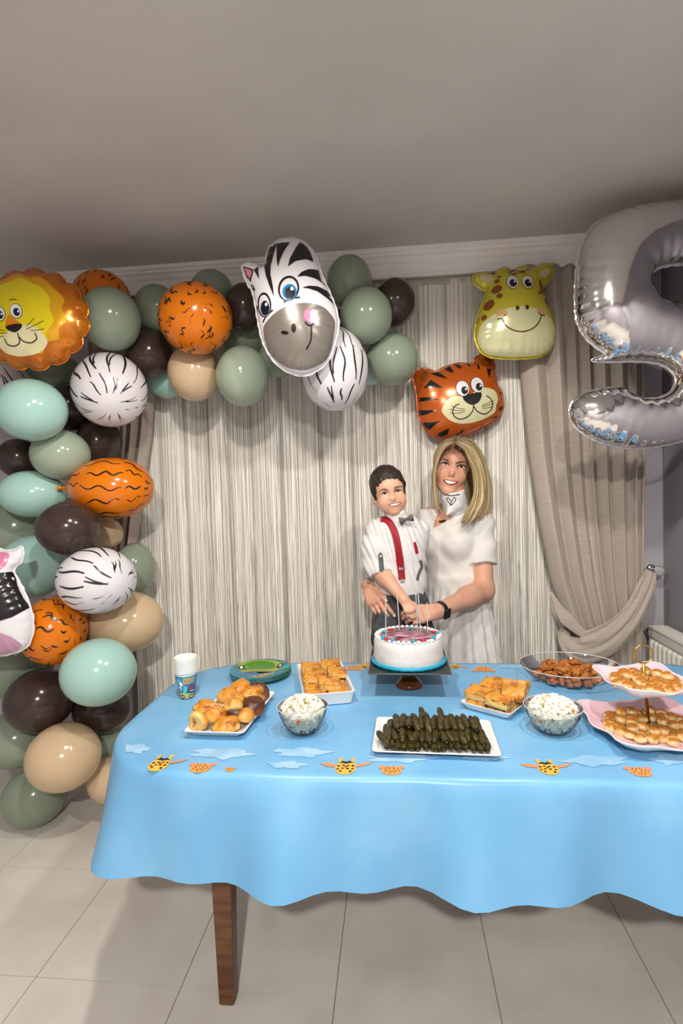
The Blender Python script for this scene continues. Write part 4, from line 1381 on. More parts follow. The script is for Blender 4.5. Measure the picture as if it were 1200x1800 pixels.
# ------------------------------------------------------------------ foil balloons
class Foil:
    def __init__(s, name, label, poly, depth, thick=1.0, step=4., frame_=None, puck=.0022, pl=16., centre=None, mat_=None, tilt=0.):
        """poly: outline in photograph pixels; inflated like two sheets welded at the rim"""
        s.d = depth
        poly = resample(np.asarray(poly, float), step)
        s.c = np.array(centre if centre is not None else poly.mean(0), float)
        s.k = depth / F
        loc = (poly - s.c) * (1, -1) * s.k
        if .5 * np.sum(loc[:, 0] * np.roll(loc[:, 1], -1) - np.roll(loc[:, 0], -1) * loc[:, 1]) < 0:
            loc = loc[::-1]
        s.poly = loc
        st = step * s.k
        pts, tris, n = fill2d(loc, st, rings=(st * .35, st * .9, st * 1.7), inner=st * 1.7)
        s.pts = pts; s.tris = np.array(tris); s.n = n
        # Poisson solve on the triangulation: u = 0 on the rim
        N = len(pts)
        K = np.zeros((N, N)); b = np.zeros(N)
        for t in s.tris:
            p = pts[t]
            e = np.array([p[2] - p[1], p[0] - p[2], p[1] - p[0]])
            ar = .5 * abs(e[0, 0] * e[1, 1] - e[0, 1] * e[1, 0]) + 1e-14
            K[np.ix_(t, t)] += (e @ e.T) / (4 * ar)
            b[t] += ar / 3
        inn = np.arange(n, N)
        u = np.zeros(N)
        u[inn] = np.linalg.solve(K[np.ix_(inn, inn)], b[inn])
        s.u = np.maximum(u, 0)
        s.th = thick; s.puck = puck; s.pl = pl * s.k
        s.seg = np.linalg.norm(np.roll(loc, -1, 0) - loc, axis=1)
        s.cum = np.concatenate([[0], np.cumsum(s.seg)])
        ct, st_ = math.cos(tilt), math.sin(tilt)
        s.ax = (RIGHT * ct + BACK * -st_, UP, BACK * ct + RIGHT * st_)
        s.org = P(s.c[0], s.c[1], depth)
        s.o = thing(name, label, 'foil balloon', s.org + np.array([0, 0, loc[:, 1].min()]))
        h = s.height(pts, s.u)
        h[:n] = 0
        V = np.vstack([s.w(pts, h), s.w(pts[n:], -h[n:] * .9)])
        back = lambda i: i if i < n else N + (i - n)
        F1 = [tuple(t) for t in s.tris]
        F2 = [(back(t[0]), back(t[2]), back(t[1])) for t in s.tris]
        mk('skin', V, F1 + F2, mat_, s.o)
        # crimped seam
        nx = np.roll(loc, -1, 0) - np.roll(loc, 1, 0)
        nn = np.stack([nx[:, 1], -nx[:, 0]], 1); nn /= np.linalg.norm(nn, axis=1)[:, None] + 1e-9
        z = .0012 * np.sin(np.arange(n) * 1.9)
        wv = .0055 + .0012 * np.sin(np.arange(n) * 1.3)
        q = loc + nn * wv[:, None]
        V = np.vstack([s.w(loc, z * 0 + .0004), s.w(q, z + .0004), s.w(q, z - .0006), s.w(loc, z * 0 - .0006)])
        Fq = [(a * n + i, a * n + (i + 1) % n, (a + 1) * n + (i + 1) % n, (a + 1) * n + i) for a in range(3) for i in range(n)]
        mk('seam', V, Fq, mat_, s.o)
    def height(s, pts, u):
        h = s.th * np.sqrt(2 * np.maximum(u, 0))
        d, idx = dist_poly(pts, s.poly)
        i0 = np.clip(idx.astype(int), 0, len(s.seg) - 1)
        arc = s.cum[i0] + (idx - i0) * s.seg[i0]
        h = h + s.puck * np.sin(2 * math.pi * arc / s.pl + 1.5 * np.sin(arc / s.pl)) * np.exp(-d / (s.pl * 1.0)) * np.clip(d / (s.pl * .2), 0, 1)
        return np.maximum(h, 0)
    def w(s, p2, h):
        return s.org + p2[:, :1] * s.ax[0] + p2[:, 1:2] * s.ax[1] + np.asarray(h)[:, None] * s.ax[2]
    def uat(s, pts):
        A = s.pts[s.tris[:, 0]]; Bv = s.pts[s.tris[:, 1]] - A; Cv = s.pts[s.tris[:, 2]] - A
        den = Bv[:, 0] * Cv[:, 1] - Bv[:, 1] * Cv[:, 0] + 1e-18
        out = np.zeros(len(pts))
        for i, p in enumerate(pts):
            q = p - A
            b_ = (q[:, 0] * Cv[:, 1] - q[:, 1] * Cv[:, 0]) / den
            c_ = (Bv[:, 0] * q[:, 1] - Bv[:, 1] * q[:, 0]) / den
            a_ = 1 - b_ - c_
            m = np.argmax(np.minimum(np.minimum(a_, b_), c_))
            wts = np.clip(np.array([a_[m], b_[m], c_[m]]), 0, 1)
            out[i] = wts @ s.u[s.tris[m]] / max(wts.sum(), 1e-9)
        return out
    def decal(s, name, poly, m, lift=.0008, parent=None, step=3.4, raw=False):
        lift = lift + .0008
        poly = resample(np.asarray(poly, float), step)
        p = (poly - s.c) * (1, -1) * s.k
        pts, tris, n = fill2d(p, step * s.k, inner=step * s.k)
        keep = inpoly(pts, s.poly)
        d, idx = dist_poly(pts, s.poly)
        if not keep.all():                              # clip prints at the rim
            i0 = idx.astype(int) % len(s.poly)
            j0 = (i0 + 1) % len(s.poly)
            fr = (idx - idx.astype(int))[:, None]
            near = s.poly[i0] * (1 - fr) + s.poly[j0] * fr
            pts = np.where(keep[:, None], pts, near)
        h = s.height(pts, s.uat(pts)) + lift
        h = np.where(keep, h, lift)
        return mk(name, s.w(pts, h), tris, m, parent or s.o)
    def line(s, name, pts, wd, m, lift=.0012, parent=None, n=6):
        l = spline(np.asarray(pts, float), n)
        return s.decal(name, strokepoly(l, wd), m, lift, parent, step=3.)

def foilm(name, rgb, rough=.2, metal=.25, rgb2=None, **k):
    return mat('foil_' + name, rgb, rough, metal, rgb2=rgb2, spec=.6, coat=.3, **k)
FI_black = foilm('black', (26, 24, 26)); FI_white = foilm('white', (236, 234, 238)); FI_pink = foilm('pink', (226, 136, 168)); FI_navy = foilm('navy', (20, 20, 48)); FI_blue = foilm('blue', (40, 130, 190))

# lion -----------------------------------------------------------------
a = np.linspace(0, 2 * math.pi, 150, endpoint=False)
LC = (56, 562)
lobes = np.abs(np.sin(a * 7.5 + .4)) ** .7
mane = np.stack([LC[0] + (93 + 8 * lobes) * np.cos(a), LC[1] + (80 + 9 * lobes) * np.sin(a)], 1)
lion = Foil('lion_balloon', 'foil lion head balloon with yellow face and orange ruffled mane', mane, 2.099, .62, 4.2, mat_=foilm('mane', (206, 122, 14), .2, .45, rgb2=(186, 98, 10), nscale=9), puck=.004, pl=15)
fa = np.stack([52 + (58 + 3 * np.sin(a * 9)) * np.cos(a), 566 + (62 + 3 * np.cos(a * 8)) * np.sin(a)], 1)
inner = np.stack([54 + (74 + 4 * np.sin(a * 12)) * np.cos(a), 562 + (68 + 4 * np.cos(a * 11)) * np.sin(a)], 1)
lion.decal('inner_mane', inner, foilm('gold', (226, 168, 16), .2, .4))
FI_yel = foilm('yellow', (226, 206, 20), .22, .25)
lion.decal('face', fa, FI_yel, .0016)
lion.decal('muzzle', ell(58, 612, 42, 21, -6), foilm('cream', (226, 220, 170)), .0026)
lion.decal('muzzle', ell(70, 600, 24, 16, 0), foilm('cream', (226, 220, 170)), .0025)
for ex, ey in ((24, 566), (53, 562)):
    e = lion.decal('eye', ell(ex, ey, 10.5, 13, -18), FI_black, .0028)
    lion.decal('eye_white', ell(ex, ey, 9.6, 12, -18), FI_white, .0034, e, 3)
    lion.decal('pupil', ell(ex + 1.5, ey + 2, 5.5, 7, -18, 16), FI_navy, .0042, e, 3)
    lion.decal('eye_glint', ell(ex + 4.5, ey + 1, 1.8, 2.2, 0, 10), FI_white, .005, e, 3)
lion.decal('nose_bridge', [(39, 568), (45, 570), (62, 585), (33, 586)], foilm('orange', (220, 130, 16)), .0032)
lion.decal('nose', cspline([(34, 588), (47, 584), (62, 584), (60, 591), (50, 597), (40, 594)], 4), FI_black, .0042)
lion.line('mouth', [(29, 606), (34, 616), (46, 618), (55, 612), (54, 598)], 1.8, FI_black, .0046)
lion.line('mouth', [(55, 604), (62, 611), (74, 613), (84, 606), (82, 597)], 1.8, FI_black, .0046)
for l in ([(70, 587), (83, 573)], [(69, 592), (97, 577)], [(76, 594), (98, 590)], [(10, 587), (32, 594)], [(0, 594), (36, 598)], [(10, 604), (31, 602)]):
    lion.line('whisker', [l[0], ((l[0][0] + l[1][0]) / 2, (l[0][1] + l[1][1]) / 2 + .6), l[1]], 1.1, foilm('whisker', (110, 96, 20)), .004)
for l in ([(9, 550), (14, 547), (20, 547)], [(41, 544), (47, 542), (54, 543)]):
    lion.line('eyebrow', l, 1.4, foilm('whisker', (110, 96, 20)), .004)

# zebra head -----------------------------------------------------------
zp = cspline([(465, 470), (474, 436), (500, 420), (530, 424), (552, 448), (566, 486), (582, 522), (592, 552), (594, 575), (585, 612), (576, 634), (556, 652), (530, 660), (500, 650), (478, 630), (462, 600), (454, 565), (448, 530), (443, 510),
              (436, 500), (428, 480), (427, 467), (440, 464), (455, 470)], 5)
FI_zeb = foilm('zebra', (232, 229, 233), .24, .12)
zeb = Foil('zebra_balloon', 'foil zebra head balloon with blue eyes and black stripes among the garland', zp, 2.062, .66, 4.2, mat_=FI_zeb, puck=.003)
zx = lambda pts: [(420 + x / 6.667, 445 + y / 6.667) for x, y in pts]
for st in ([(330, -60), (312, 60), (312, 200), (340, 350), (395, 500), (438, 605), (425, 480), (395, 340), (395, 220), (420, 100), (455, -60)],
           [(455, -60), (458, 60), (465, 180), (482, 260), (500, 180), (545, 60), (610, -60)],
           [(720, -80), (660, 60), (615, 160), (595, 262), (680, 190), (800, 150), (880, 155), (850, 60), (800, -30)],
           [(700, 382), (750, 320), (830, 270), (935, 245), (970, 380), (1080, 440), (900, 372), (790, 362)],
           [(760, 508), (830, 478), (930, 465), (1040, 490), (1110, 560), (1180, 700), (1120, 640), (1030, 580), (930, 530), (840, 512)],
           [(185, 240), (245, 180), (245, 260), (262, 380), (225, 310)],
           [(150, 390), (180, 420), (208, 475), (160, 480)], [(205, 640), (232, 655), (225, 790), (250, 770), (225, 830)]):
    zeb.decal('stripe', zx(st), FI_black, .0010)
ear = zeb.decal('ear', zx([(50, 165), (180, 235), (180, 290), (150, 375), (95, 300)]), FI_black, .0010)
zeb.decal('ear_lining', zx([(72, 195), (160, 245), (165, 290), (140, 345), (100, 280)]), FI_pink, .0018, ear)
zeb.decal('muzzle', zx(cspline([(300, 950), (340, 870), (480, 770), (640, 705), (820, 682), (980, 700), (1080, 770), (1125, 850), (1110, 1000), (1080, 1150), (1000, 1290), (800, 1390), (600, 1370), (450, 1280), (340, 1140)], 4)), foilm('grey', (126, 119, 111), .26, .3), .0014)
e = zeb.decal('eye', zx(ell(605, 520, 120, 148, 8)), FI_black, .0012)
zeb.decal('eye_white', zx(ell(607, 530, 98, 128, 8)), FI_white, .0020, e, 3)
zeb.decal('iris', zx(ell(618, 565, 82, 92)), FI_blue, .0028, e, 3)
zeb.decal('pupil', zx(ell(622, 578, 58, 70)), FI_black, .0036, e, 3)
zeb.decal('eye_glint', zx(ell(645, 530, 20, 22, n=10)), FI_white, .0044, e, 3)
zeb.line('eyelid', zx([(550, 680), (600, 650), (660, 632), (735, 622)]), 2.4, FI_black, .002)
e = zeb.decal('eye', zx(ell(320, 675, 84, 142, -10)), FI_black, .0012)
zeb.decal('eye_white', zx(ell(322, 685, 66, 122, -10)), FI_white, .0020, e, 3)
zeb.decal('pupil', zx(ell(330, 715, 54, 84, -8)), FI_navy, .0030, e, 3)
zeb.decal('eye_glint', zx(ell(348, 680, 18, 22, n=10)), FI_white, .0044, e, 3)
zeb.line('eyelid', zx([(300, 860), (335, 815), (380, 780), (425, 752)]), 2.4, FI_black, .002)
zeb.decal('nose', zx(ell(850, 820, 75, 78)), FI_pink, .0026)
zeb.line('mouth', zx([(790, 895), (820, 925), (855, 930), (905, 895)]), 2.6, FI_black, .003)
zeb.line('mouth', zx([(862, 930), (860, 1010), (850, 1100), (800, 1190)]), 2.6, FI_black, .003)
zeb.decal('nostril', zx(ell(662, 965, 28, 48)), FI_black, .003)
zeb.decal('nostril', zx(ell(560, 1010, 45, 20, 10)), FI_black, .003)

# giraffe ----------------------------------------------------------------
gx = lambda pts: [(700 + x / 4, 440 + y / 4) for x, y in pts]
gp = cspline(gx([(700, 145), (740, 125), (778, 135), (770, 160), (830, 155), (840, 128), (880, 118), (908, 125), (905, 160), (945, 130), (1020, 100), (1085, 110), (1075, 190), (1035, 240), (1010, 275),
                 (1030, 340), (1060, 420), (1090, 500), (1098, 580), (1085, 660), (1040, 720), (960, 752), (820, 762), (680, 755), (600, 730), (550, 660), (538, 580), (555, 480), (590, 380), (615, 290), (580, 270), (535, 225), (528, 180), (560, 165), (620, 165), (680, 180)]), 4)
FI_gir = foilm('giraffe', (200, 188, 52), .2, .25, rgb2=(204, 192, 66), nscale=5)
gir = Foil('giraffe_balloon', 'foil giraffe head balloon, yellow with brown spots, high on the curtain', gp, 2.388, .60, 4., mat_=FI_gir, puck=.0025)
gir.decal('muzzle', gx(cspline([(560, 560), (620, 500), (720, 455), (820, 440), (920, 450), (1020, 490), (1085, 560), (1090, 640), (1040, 715), (960, 748), (820, 757), (680, 750), (600, 725), (552, 650)], 4)), foilm('giraffe_cream', (216, 214, 166), .2, .2), .0010)
for sp in (ell(668, 308, 34, 26, -30), ell(682, 358, 20, 17, 0), ell(618, 412, 40, 27, -55), ell(585, 496, 16, 20, 20), ell(995, 300, 22, 42, -30), ell(965, 332, 12, 11), ell(1028, 388, 22, 32, -30), ell(1078, 475, 12, 32, -20), ell(672, 248, 18, 14, -30), ell(552, 500, 8, 22, 10), ell(975, 255, 10, 20, -20), ell(690, 212, 14, 8, -30)):
    gir.decal('spot', gx(sp), foilm('brown', (134, 74, 24)), .0012)
for ex in (772, 876):
    e = gir.decal('eye', gx(ell(ex, 262, 42, 53)), foilm('brown', (134, 74, 24)), .0012)
    gir.decal('eye_white', gx(ell(ex, 262, 38, 49)), FI_white, .0018, e, 3)
    gir.decal('pupil', gx(ell(ex + 2, 272, 25, 29)), FI_black, .0026, e, 3)
    gir.decal('eye_glint', gx(ell(ex + 14, 262, 8, 9, n=10)), FI_white, .0034, e, 3)
gir.decal('mane', gx([(750, 165), (775, 160), (800, 165), (840, 160), (880, 170), (870, 185), (820, 180), (790, 205), (770, 185), (765, 200)]), foilm('brown', (134, 74, 24)), .0012)
for ex, ey, r_ in ((610, 215, 25), (1010, 180, -30)):
    gir.decal('ear_lining', gx(ell(ex, ey, 48, 26, r_)), foilm('lining', (214, 200, 160)), .001)
for ex, ey in ((796, 452), (862, 447)):
    gir.decal('nostril', gx(ell(ex, ey, 13, 17)), foilm('darkbrown', (84, 54, 14)), .0018)
for ex, ey in ((690, 480), (970, 465)):
    gir.decal('cheek', gx(ell(ex, ey, 40, 26)), foilm('blush', (220, 178, 120)), .0014)
gir.line('mouth', gx([(695, 520), (720, 568), (770, 600), (830, 610), (890, 595), (940, 555), (965, 500)]), 2.0, foilm('darkbrown', (84, 54, 14)), .0022)
gir.line('mouth', gx([(662, 520), (690, 518), (718, 495)]), 1.8, foilm('darkbrown', (84, 54, 14)), .0022)
gir.line('mouth', gx([(942, 478), (965, 495), (995, 492)]), 1.8, foilm('darkbrown', (84, 54, 14)), .0022)

# tiger -------------------------------------------------------------------
tp = cspline(gx([(130, 1040), (120, 970), (105, 900), (125, 850), (180, 832), (240, 850), (262, 855), (300, 835), (380, 805), (460, 795), (530, 800), (540, 760), (580, 740), (640, 748), (670, 790), (672, 850), (690, 930), (722, 1000), (735, 1080), (720, 1150), (680, 1190),
                 (600, 1240), (560, 1262), (460, 1300), (360, 1318), (260, 1308), (190, 1262), (150, 1190), (135, 1120)]), 4)
FI_tig = foilm('tiger', (188, 88, 22), .2, .3)
tig = Foil('tiger_balloon', 'foil tiger head balloon above the woman, orange with black stripes', tp, 2.512, .60, 4., mat_=FI_tig, puck=.003)
for st in ([(135, 1045), (190, 1050), (268, 1072), (190, 1072), (132, 1075)], [(130, 1130), (200, 1138), (250, 1142), (190, 1165), (140, 1170)], [(160, 1215), (220, 1222), (282, 1212), (230, 1250), (205, 1280)],
           [(250, 1305), (290, 1285), (345, 1262), (335, 1300), (310, 1316)], [(390, 1312), (410, 1290), (445, 1268), (440, 1295), (425, 1308)], [(310, 845), (350, 820), (370, 885), (335, 870)], [(380, 810), (410, 803), (430, 850), (405, 845)], [(460, 798), (485, 797), (495, 835), (475, 828)],
           [(600, 850), (640, 850), (618, 915), (608, 890)], [(165, 985), (215, 930), (290, 990), (230, 985)], [(215, 880), (270, 870), (330, 930), (260, 905)], [(690, 1120), (728, 1098), (722, 1125), (700, 1140)], [(560, 1255), (600, 1230), (590, 1250), (570, 1268)], [(640, 1190), (690, 1165), (680, 1185)], [(535, 820), (550, 815), (556, 860), (540, 850)], [(680, 925), (700, 950), (686, 940)], [(690, 1010), (720, 1010), (716, 1030)]):
    tig.decal('stripe', gx(st), FI_black, .0010)
tig.decal('muzzle', gx(cspline([(285, 1150), (300, 1105), (340, 1060), (400, 1050), (450, 1060), (520, 1010), (570, 990), (620, 992), (660, 1010), (680, 1060), (665, 1110), (660, 1150), (600, 1190), (540, 1215), (460, 1232), (380, 1228), (320, 1195)], 3)), foilm('tiger_cream', (220, 216, 170), .22, .2), .0014)
for ex, ey in ((424, 998), (526, 972)):
    e = tig.decal('eye', gx(ell(ex, ey, 47, 57, -10)), FI_black, .0014)
    tig.decal('eye_white', gx(ell(ex, ey, 43, 53, -10)), FI_white, .0022, e, 3)
    tig.decal('pupil', gx(ell(ex + 12, ey + 14, 23, 27)), FI_black, .0030, e, 3)
    tig.decal('eye_glint', gx(ell(ex + 22, ey + 6, 8, 8, n=10)), FI_white, .0038, e, 3)
tig.decal('nose', gx(cspline([(425, 1060), (470, 1038), (550, 1025), (552, 1060), (530, 1095), (490, 1110), (450, 1095)], 4)), FI_black, .0026)
tig.line('mouth', gx([(500, 1110), (495, 1150), (460, 1190), (410, 1205), (370, 1185), (358, 1150), (372, 1118), (402, 1105)]), 1.8, FI_black, .0024)
tig.line('mouth', gx([(502, 1120), (530, 1152), (580, 1168), (625, 1140), (638, 1100), (620, 1062), (590, 1045)]), 1.8, FI_black, .0024)
for l in ([(335, 1140), (440, 1150)], [(340, 1165), (440, 1160)], [(350, 1120), (440, 1140)], [(560, 1110), (650, 1070)], [(560, 1120), (650, 1090)], [(565, 1130), (640, 1115)]):
    tig.line('whisker', gx([l[0], ((l[0][0] + l[1][0]) / 2, (l[0][1] + l[1][1]) / 2 + 3), l[1]]), .9, FI_black, .0022)
for ex, ey in ((175, 900), (600, 800)):
    e = tig.decal('ear_lining', gx(ell(ex, ey, 34, 38, 0)), foilm('tiger_dark', (150, 74, 20)), .001)

# second zebra, seen past its edge beside the mint balloon ------------------
z2 = cspline([(-70, 985), (-30, 955), (0, 966), (20, 968), (38, 962), (40, 975), (36, 988), (24, 1003), (40, 1035), (52, 1065), (58, 1090), (56, 1118), (42, 1140), (0, 1152), (-60, 1150), (-100, 1100), (-105, 1030)], 5)
zb2 = Foil('zebra_balloon', 'foil zebra balloon with black forehead and pink ear, jutting in beside the orange balloon', z2, 2.055, .55, 4.5, mat_=FI_zeb, puck=.003)
zb2.decal('forehead_patch', [(-80, 980), (-30, 962), (0, 985), (8, 1005), (24, 1004), (40, 1038), (54, 1068), (36, 1080), (16, 1086), (-20, 1087), (-90, 1075), (-98, 1030)], FI_black, .0035)
e = zb2.decal('ear_lining', cspline([(-4, 972), (10, 970), (22, 974), (20, 990), (10, 1000), (2, 990)], 3), FI_pink, .0016)
zb2.decal('muzzle', cspline([(-60, 1095), (0, 1098), (20, 1108), (36, 1118), (42, 1136), (0, 1150), (-60, 1148)], 4), foilm('mauve', (196, 150, 176)), .0012)

# number five --------------------------------------------------------------
def stroke_outline(cl, wd):
    l = spline(np.array(cl, float), 10)
    w_ = np.interp(np.linspace(0, 1, len(l)), np.linspace(0, 1, len(wd)), wd)
    t = np.gradient(l, axis=0); t /= np.linalg.norm(t, axis=1)[:, None]
    nn = np.stack([-t[:, 1], t[:, 0]], 1)
    A_, B_ = l + nn * w_[:, None] / 2, l - nn * w_[:, None] / 2
    return A_, B_
five = np.array([
    # outer left side, from the top bar down the stem
    (1262, 354), (1220, 354), (1150, 360), (1085, 374), (1046, 394), (1022, 430), (1012, 480), (1010, 530), (1014, 565), (1028, 592), (1050, 612), (1064, 622), (1052, 628), (1040, 634),
    # lower opening
    (1072, 636), (1110, 635), (1150, 638), (1175, 648), (1187, 664), (1182, 684), (1166, 697), (1140, 702), (1115, 696), (1098, 685), (1084, 681), (1060, 684), (1030, 690), (1010, 702), (1001, 718), (1003, 738), (1018, 757), (1042, 772), (1075, 783), (1115, 788), (1160, 784),
    (1205, 772), (1240, 750), (1264, 716), (1272, 676), (1268, 630), (1252, 588), (1226, 556), (1190, 533), (1165, 531), (1146, 521), (1137, 505), (1140, 486), (1154, 473), (1180, 466), (1220, 464), (1256, 462), (1272, 446), (1274, 400)], float)
fv = cspline(five, 4)
FI_sil = mat('foil_silver', (226, 224, 224), .09, 1.0, bump=.16, bscale=11)
num = Foil('number_balloon', 'large silver foil number five balloon under the ceiling by the drape', fv, 2.03, .84, 4.6, mat_=FI_sil, puck=.0075, pl=19, centre=(1140, 600))
# ------------------------------------------------------------------ garland
nz = np.array
LST = [
 # px, py, rx, ry, colour, base depth, neck (right, up, toward camera), ink, label
 (119, 929, 53, 47, 'brown', 2.28, None, None, 'dark brown balloon in front of the small mint balloon and the orange striped one'),
 (171, 1020, 66, 58, 'white', 2.24, (-.8, .05, -.55), 'zebra', 'white zebra-striped balloon above the large peach balloon'),
 (173, 1181, 63, 58, 'mint', 2.24, None, None, 'mint balloon over two dark brown balloons near the table corner'),
 (112, 1330, 62, 57, 'peach', 2.22, (-.5, -.6, -.6), None, 'peach balloon at the foot of the garland below the brown balloons'),
 (106, 799, 49, 44, 'sagel', 2.34, (.1, -.2, -1), None, 'pale sage balloon between the two mint balloons and the brown ones'),
 (200, 858, 68, 54, 'orange', 2.28, (-1, .0, .05), 'tiger', 'orange tiger-striped balloon turned sideways with its knot showing'),
 (54, 868, 53, 41, 'mint', 2.34, (1, -.1, -.3), None, 'small mint balloon lying sideways above the brown balloon'),
 (55, 721, 59, 54, 'mint', 2.30, (-.25, .1, -1), None, 'large mint balloon below the lion'),
 (193, 686, 63, 64, 'white', 2.30, (-.35, .55, -.75), 'zebra', 'white zebra-striped balloon below the sage balloon beside the lion'),
 (344, 560, 64, 61, 'orange', 2.32, (-.30, -.05, -.95), 'tiger', 'orange tiger-striped balloon showing its crown beside the zebra head'),
 (588, 652, 60, 70, 'white', 2.30, (-.15, .95, -.15), 'zebra', 'white zebra-striped balloon hanging under the foil zebra head'),
 (643, 556, 46, 49, 'sage', 2.36, None, None, 'sage balloon in the middle of the cluster next to the zebra head'),
 (194, 561, 51, 54, 'sage', 2.36, (-.2, -.15, -1), None, 'large sage balloon right beside the lion mane'),
 (426, 662, 46, 52, 'sagel', 2.36, (.1, .7, -.7), None, 'pale sage balloon beside the peach one under the garland arch'),
 (341, 655, 45, 50, 'peach', 2.40, (0, .8, -.6), None, 'peach balloon hanging under the crown-on orange balloon'),
 (262, 622, 41, 41, 'brown', 2.42, None, None, 'dark brown balloon between the orange balloon and the zebra-striped one'),
 (95, 1108, 55, 59, 'orange', 2.34, (-.9, -.1, -.4), 'tiger', 'orange tiger-striped balloon touching the foil zebra muzzle'),
 (58, 997, 56, 54, 'mint', 2.42, None, None, 'large mint balloon behind the foil zebra ear'),
 (220, 1093, 66, 54, 'peach', 2.36, (-.9, .3, -.3), None, 'large peach balloon between the zebra-striped and the mint balloon'),
 (70, 1231, 57, 54, 'brown', 2.36, (-.3, -.2, -.95), None, 'large dark brown balloon low in the garland beside the mint one'),
 (179, 1245, 50, 42, 'brown', 2.42, None, None, 'dark brown balloon tucked under the mint balloon by the tablecloth'),
 (690, 632, 46, 45, 'sage', 2.42, (-.6, .3, -.7), None, 'sage balloon at the end of the garland nearest the tiger'),
 (614, 495, 40, 44, 'sage', 2.44, None, None, 'sage balloon highest in the cluster against the pelmet'),
 (693, 532, 37, 42, 'brown', 2.46, None, None, 'dark brown balloon at the end of the garland under the pelmet'),
 (430, 540, 34, 41, 'brown', 2.40, None, None, 'dark brown balloon between the orange balloon and the zebra head'),
 (179, 528, 50, 50, 'orange', 2.48, (.2, -.9, -.4), 'tiger', 'orange tiger-striped balloon peeping out behind the sage balloon and pelmet'),
 (276, 544, 39, 42, 'sage', 2.48, None, None, 'sage balloon between the lion side and the crown-on orange balloon'),
 (372, 514, 38, 38, 'sage', 2.50, None, None, 'sage balloon peeping over the orange balloon below the pelmet'),
 (491, 628, 35, 34, 'sage', 2.46, None, None, 'sage balloon half hidden below the foil zebra muzzle'),
 (428, 596, 38, 34, 'sage', 2.50, None, None, 'sage balloon deep behind the pale sage and brown ones'),
 (293, 668, 33, 32, 'mint', 2.50, None, None, 'mint balloon mostly hidden behind the peach and brown ones'),
 (175, 778, 37, 44, 'brown', 2.46, None, None, 'dark brown balloon over the orange sideways balloon'),
 (33, 805, 35, 34, 'brown', 2.46, None, None, 'dark brown balloon between the two mint balloons'),
 (122, 716, 36, 42, 'brown', 2.50, None, None, 'dark brown balloon in the gap between mint and zebra-striped balloons'),
 (98, 668, 50, 46, 'sage', 2.50, None, None, 'sage balloon half hidden under the lion mane'),
 (6, 684, 48, 54, 'white', 2.46, (.3, -.8, -.5), 'zebra', 'white zebra-striped balloon half hidden behind the lion and mint balloon'),
 (187, 938, 28, 28, 'peach', 2.50, None, None, 'small peach balloon behind the brown and orange balloons'),
 (237, 1000, 34, 46, 'sage', 2.54, None, None, 'sage balloon behind the zebra-striped one at the curtain edge'),
 (28, 930, 60, 56, 'sage', 2.56, None, None, 'sage balloon deep behind the two mint balloons'),
 (155, 1112, 26, 40, 'brown', 2.56, None, None, 'dark brown balloon in the gap beside the large peach one'),
 (24, 1166, 62, 58, 'sage', 2.50, None, None, 'sage balloon behind the foil zebra and the brown balloon'),
 (26, 1300, 54, 48, 'sage', 2.40, None, None, 'sage balloon beside the peach one at the foot of the garland'),
 (178, 1308, 46, 44, 'sage', 2.46, None, None, 'sage balloon behind the lowest peach balloon, near the tablecloth'),
 (196, 1372, 40, 38, 'peach', 2.40, None, None, 'peach balloon at the very foot of the garland by the table'),
 (652, 655, 22, 22, 'mint', 2.50, None, None, 'small mint balloon peeping out beside the zebra-striped one'),
 (592, 575, 26, 30, 'brown', 2.50, None, None, 'dark brown balloon tucked behind the foil zebra cheek'),
 (60, 1400, 52, 50, 'sage', 2.42, None, None, 'sage balloon resting on the floor side of the garland foot'),
]
# settle the depths: every balloon slides along its line of sight until it only presses lightly on its neighbours
NB = len(LST)
bpx_ = np.array([l[:4] for l in LST], float)
bd_ = np.array([l[5] for l in LST], float)
order = np.argsort(bd_ + np.arange(NB) * 1e-4)
rank = np.empty(NB); rank[order] = np.arange(NB)
U_ = np.column_stack([(bpx_[:, 0] - 600) / F, -(bpx_[:, 1] - 900) / F, -np.ones(NB)])      # line of sight, camera axes
def bshape(d): return np.column_stack([bpx_[:, 2], bpx_[:, 3], (bpx_[:, 2] + bpx_[:, 3]) / 2]) / F * d[:, None]
lim = np.array([2.535 if 100 < l[0] < 285 else (2.62 if l[0] >= 285 else 2.69) for l in LST])
foilpts = [((f_.w(np.vstack([f_.pts, f_.pts]), np.concatenate([f_.height(f_.pts, f_.u), -.9 * f_.height(f_.pts, f_.u)])) - CAM) @ RM) for f_ in (lion, zeb, zb2, tig)]
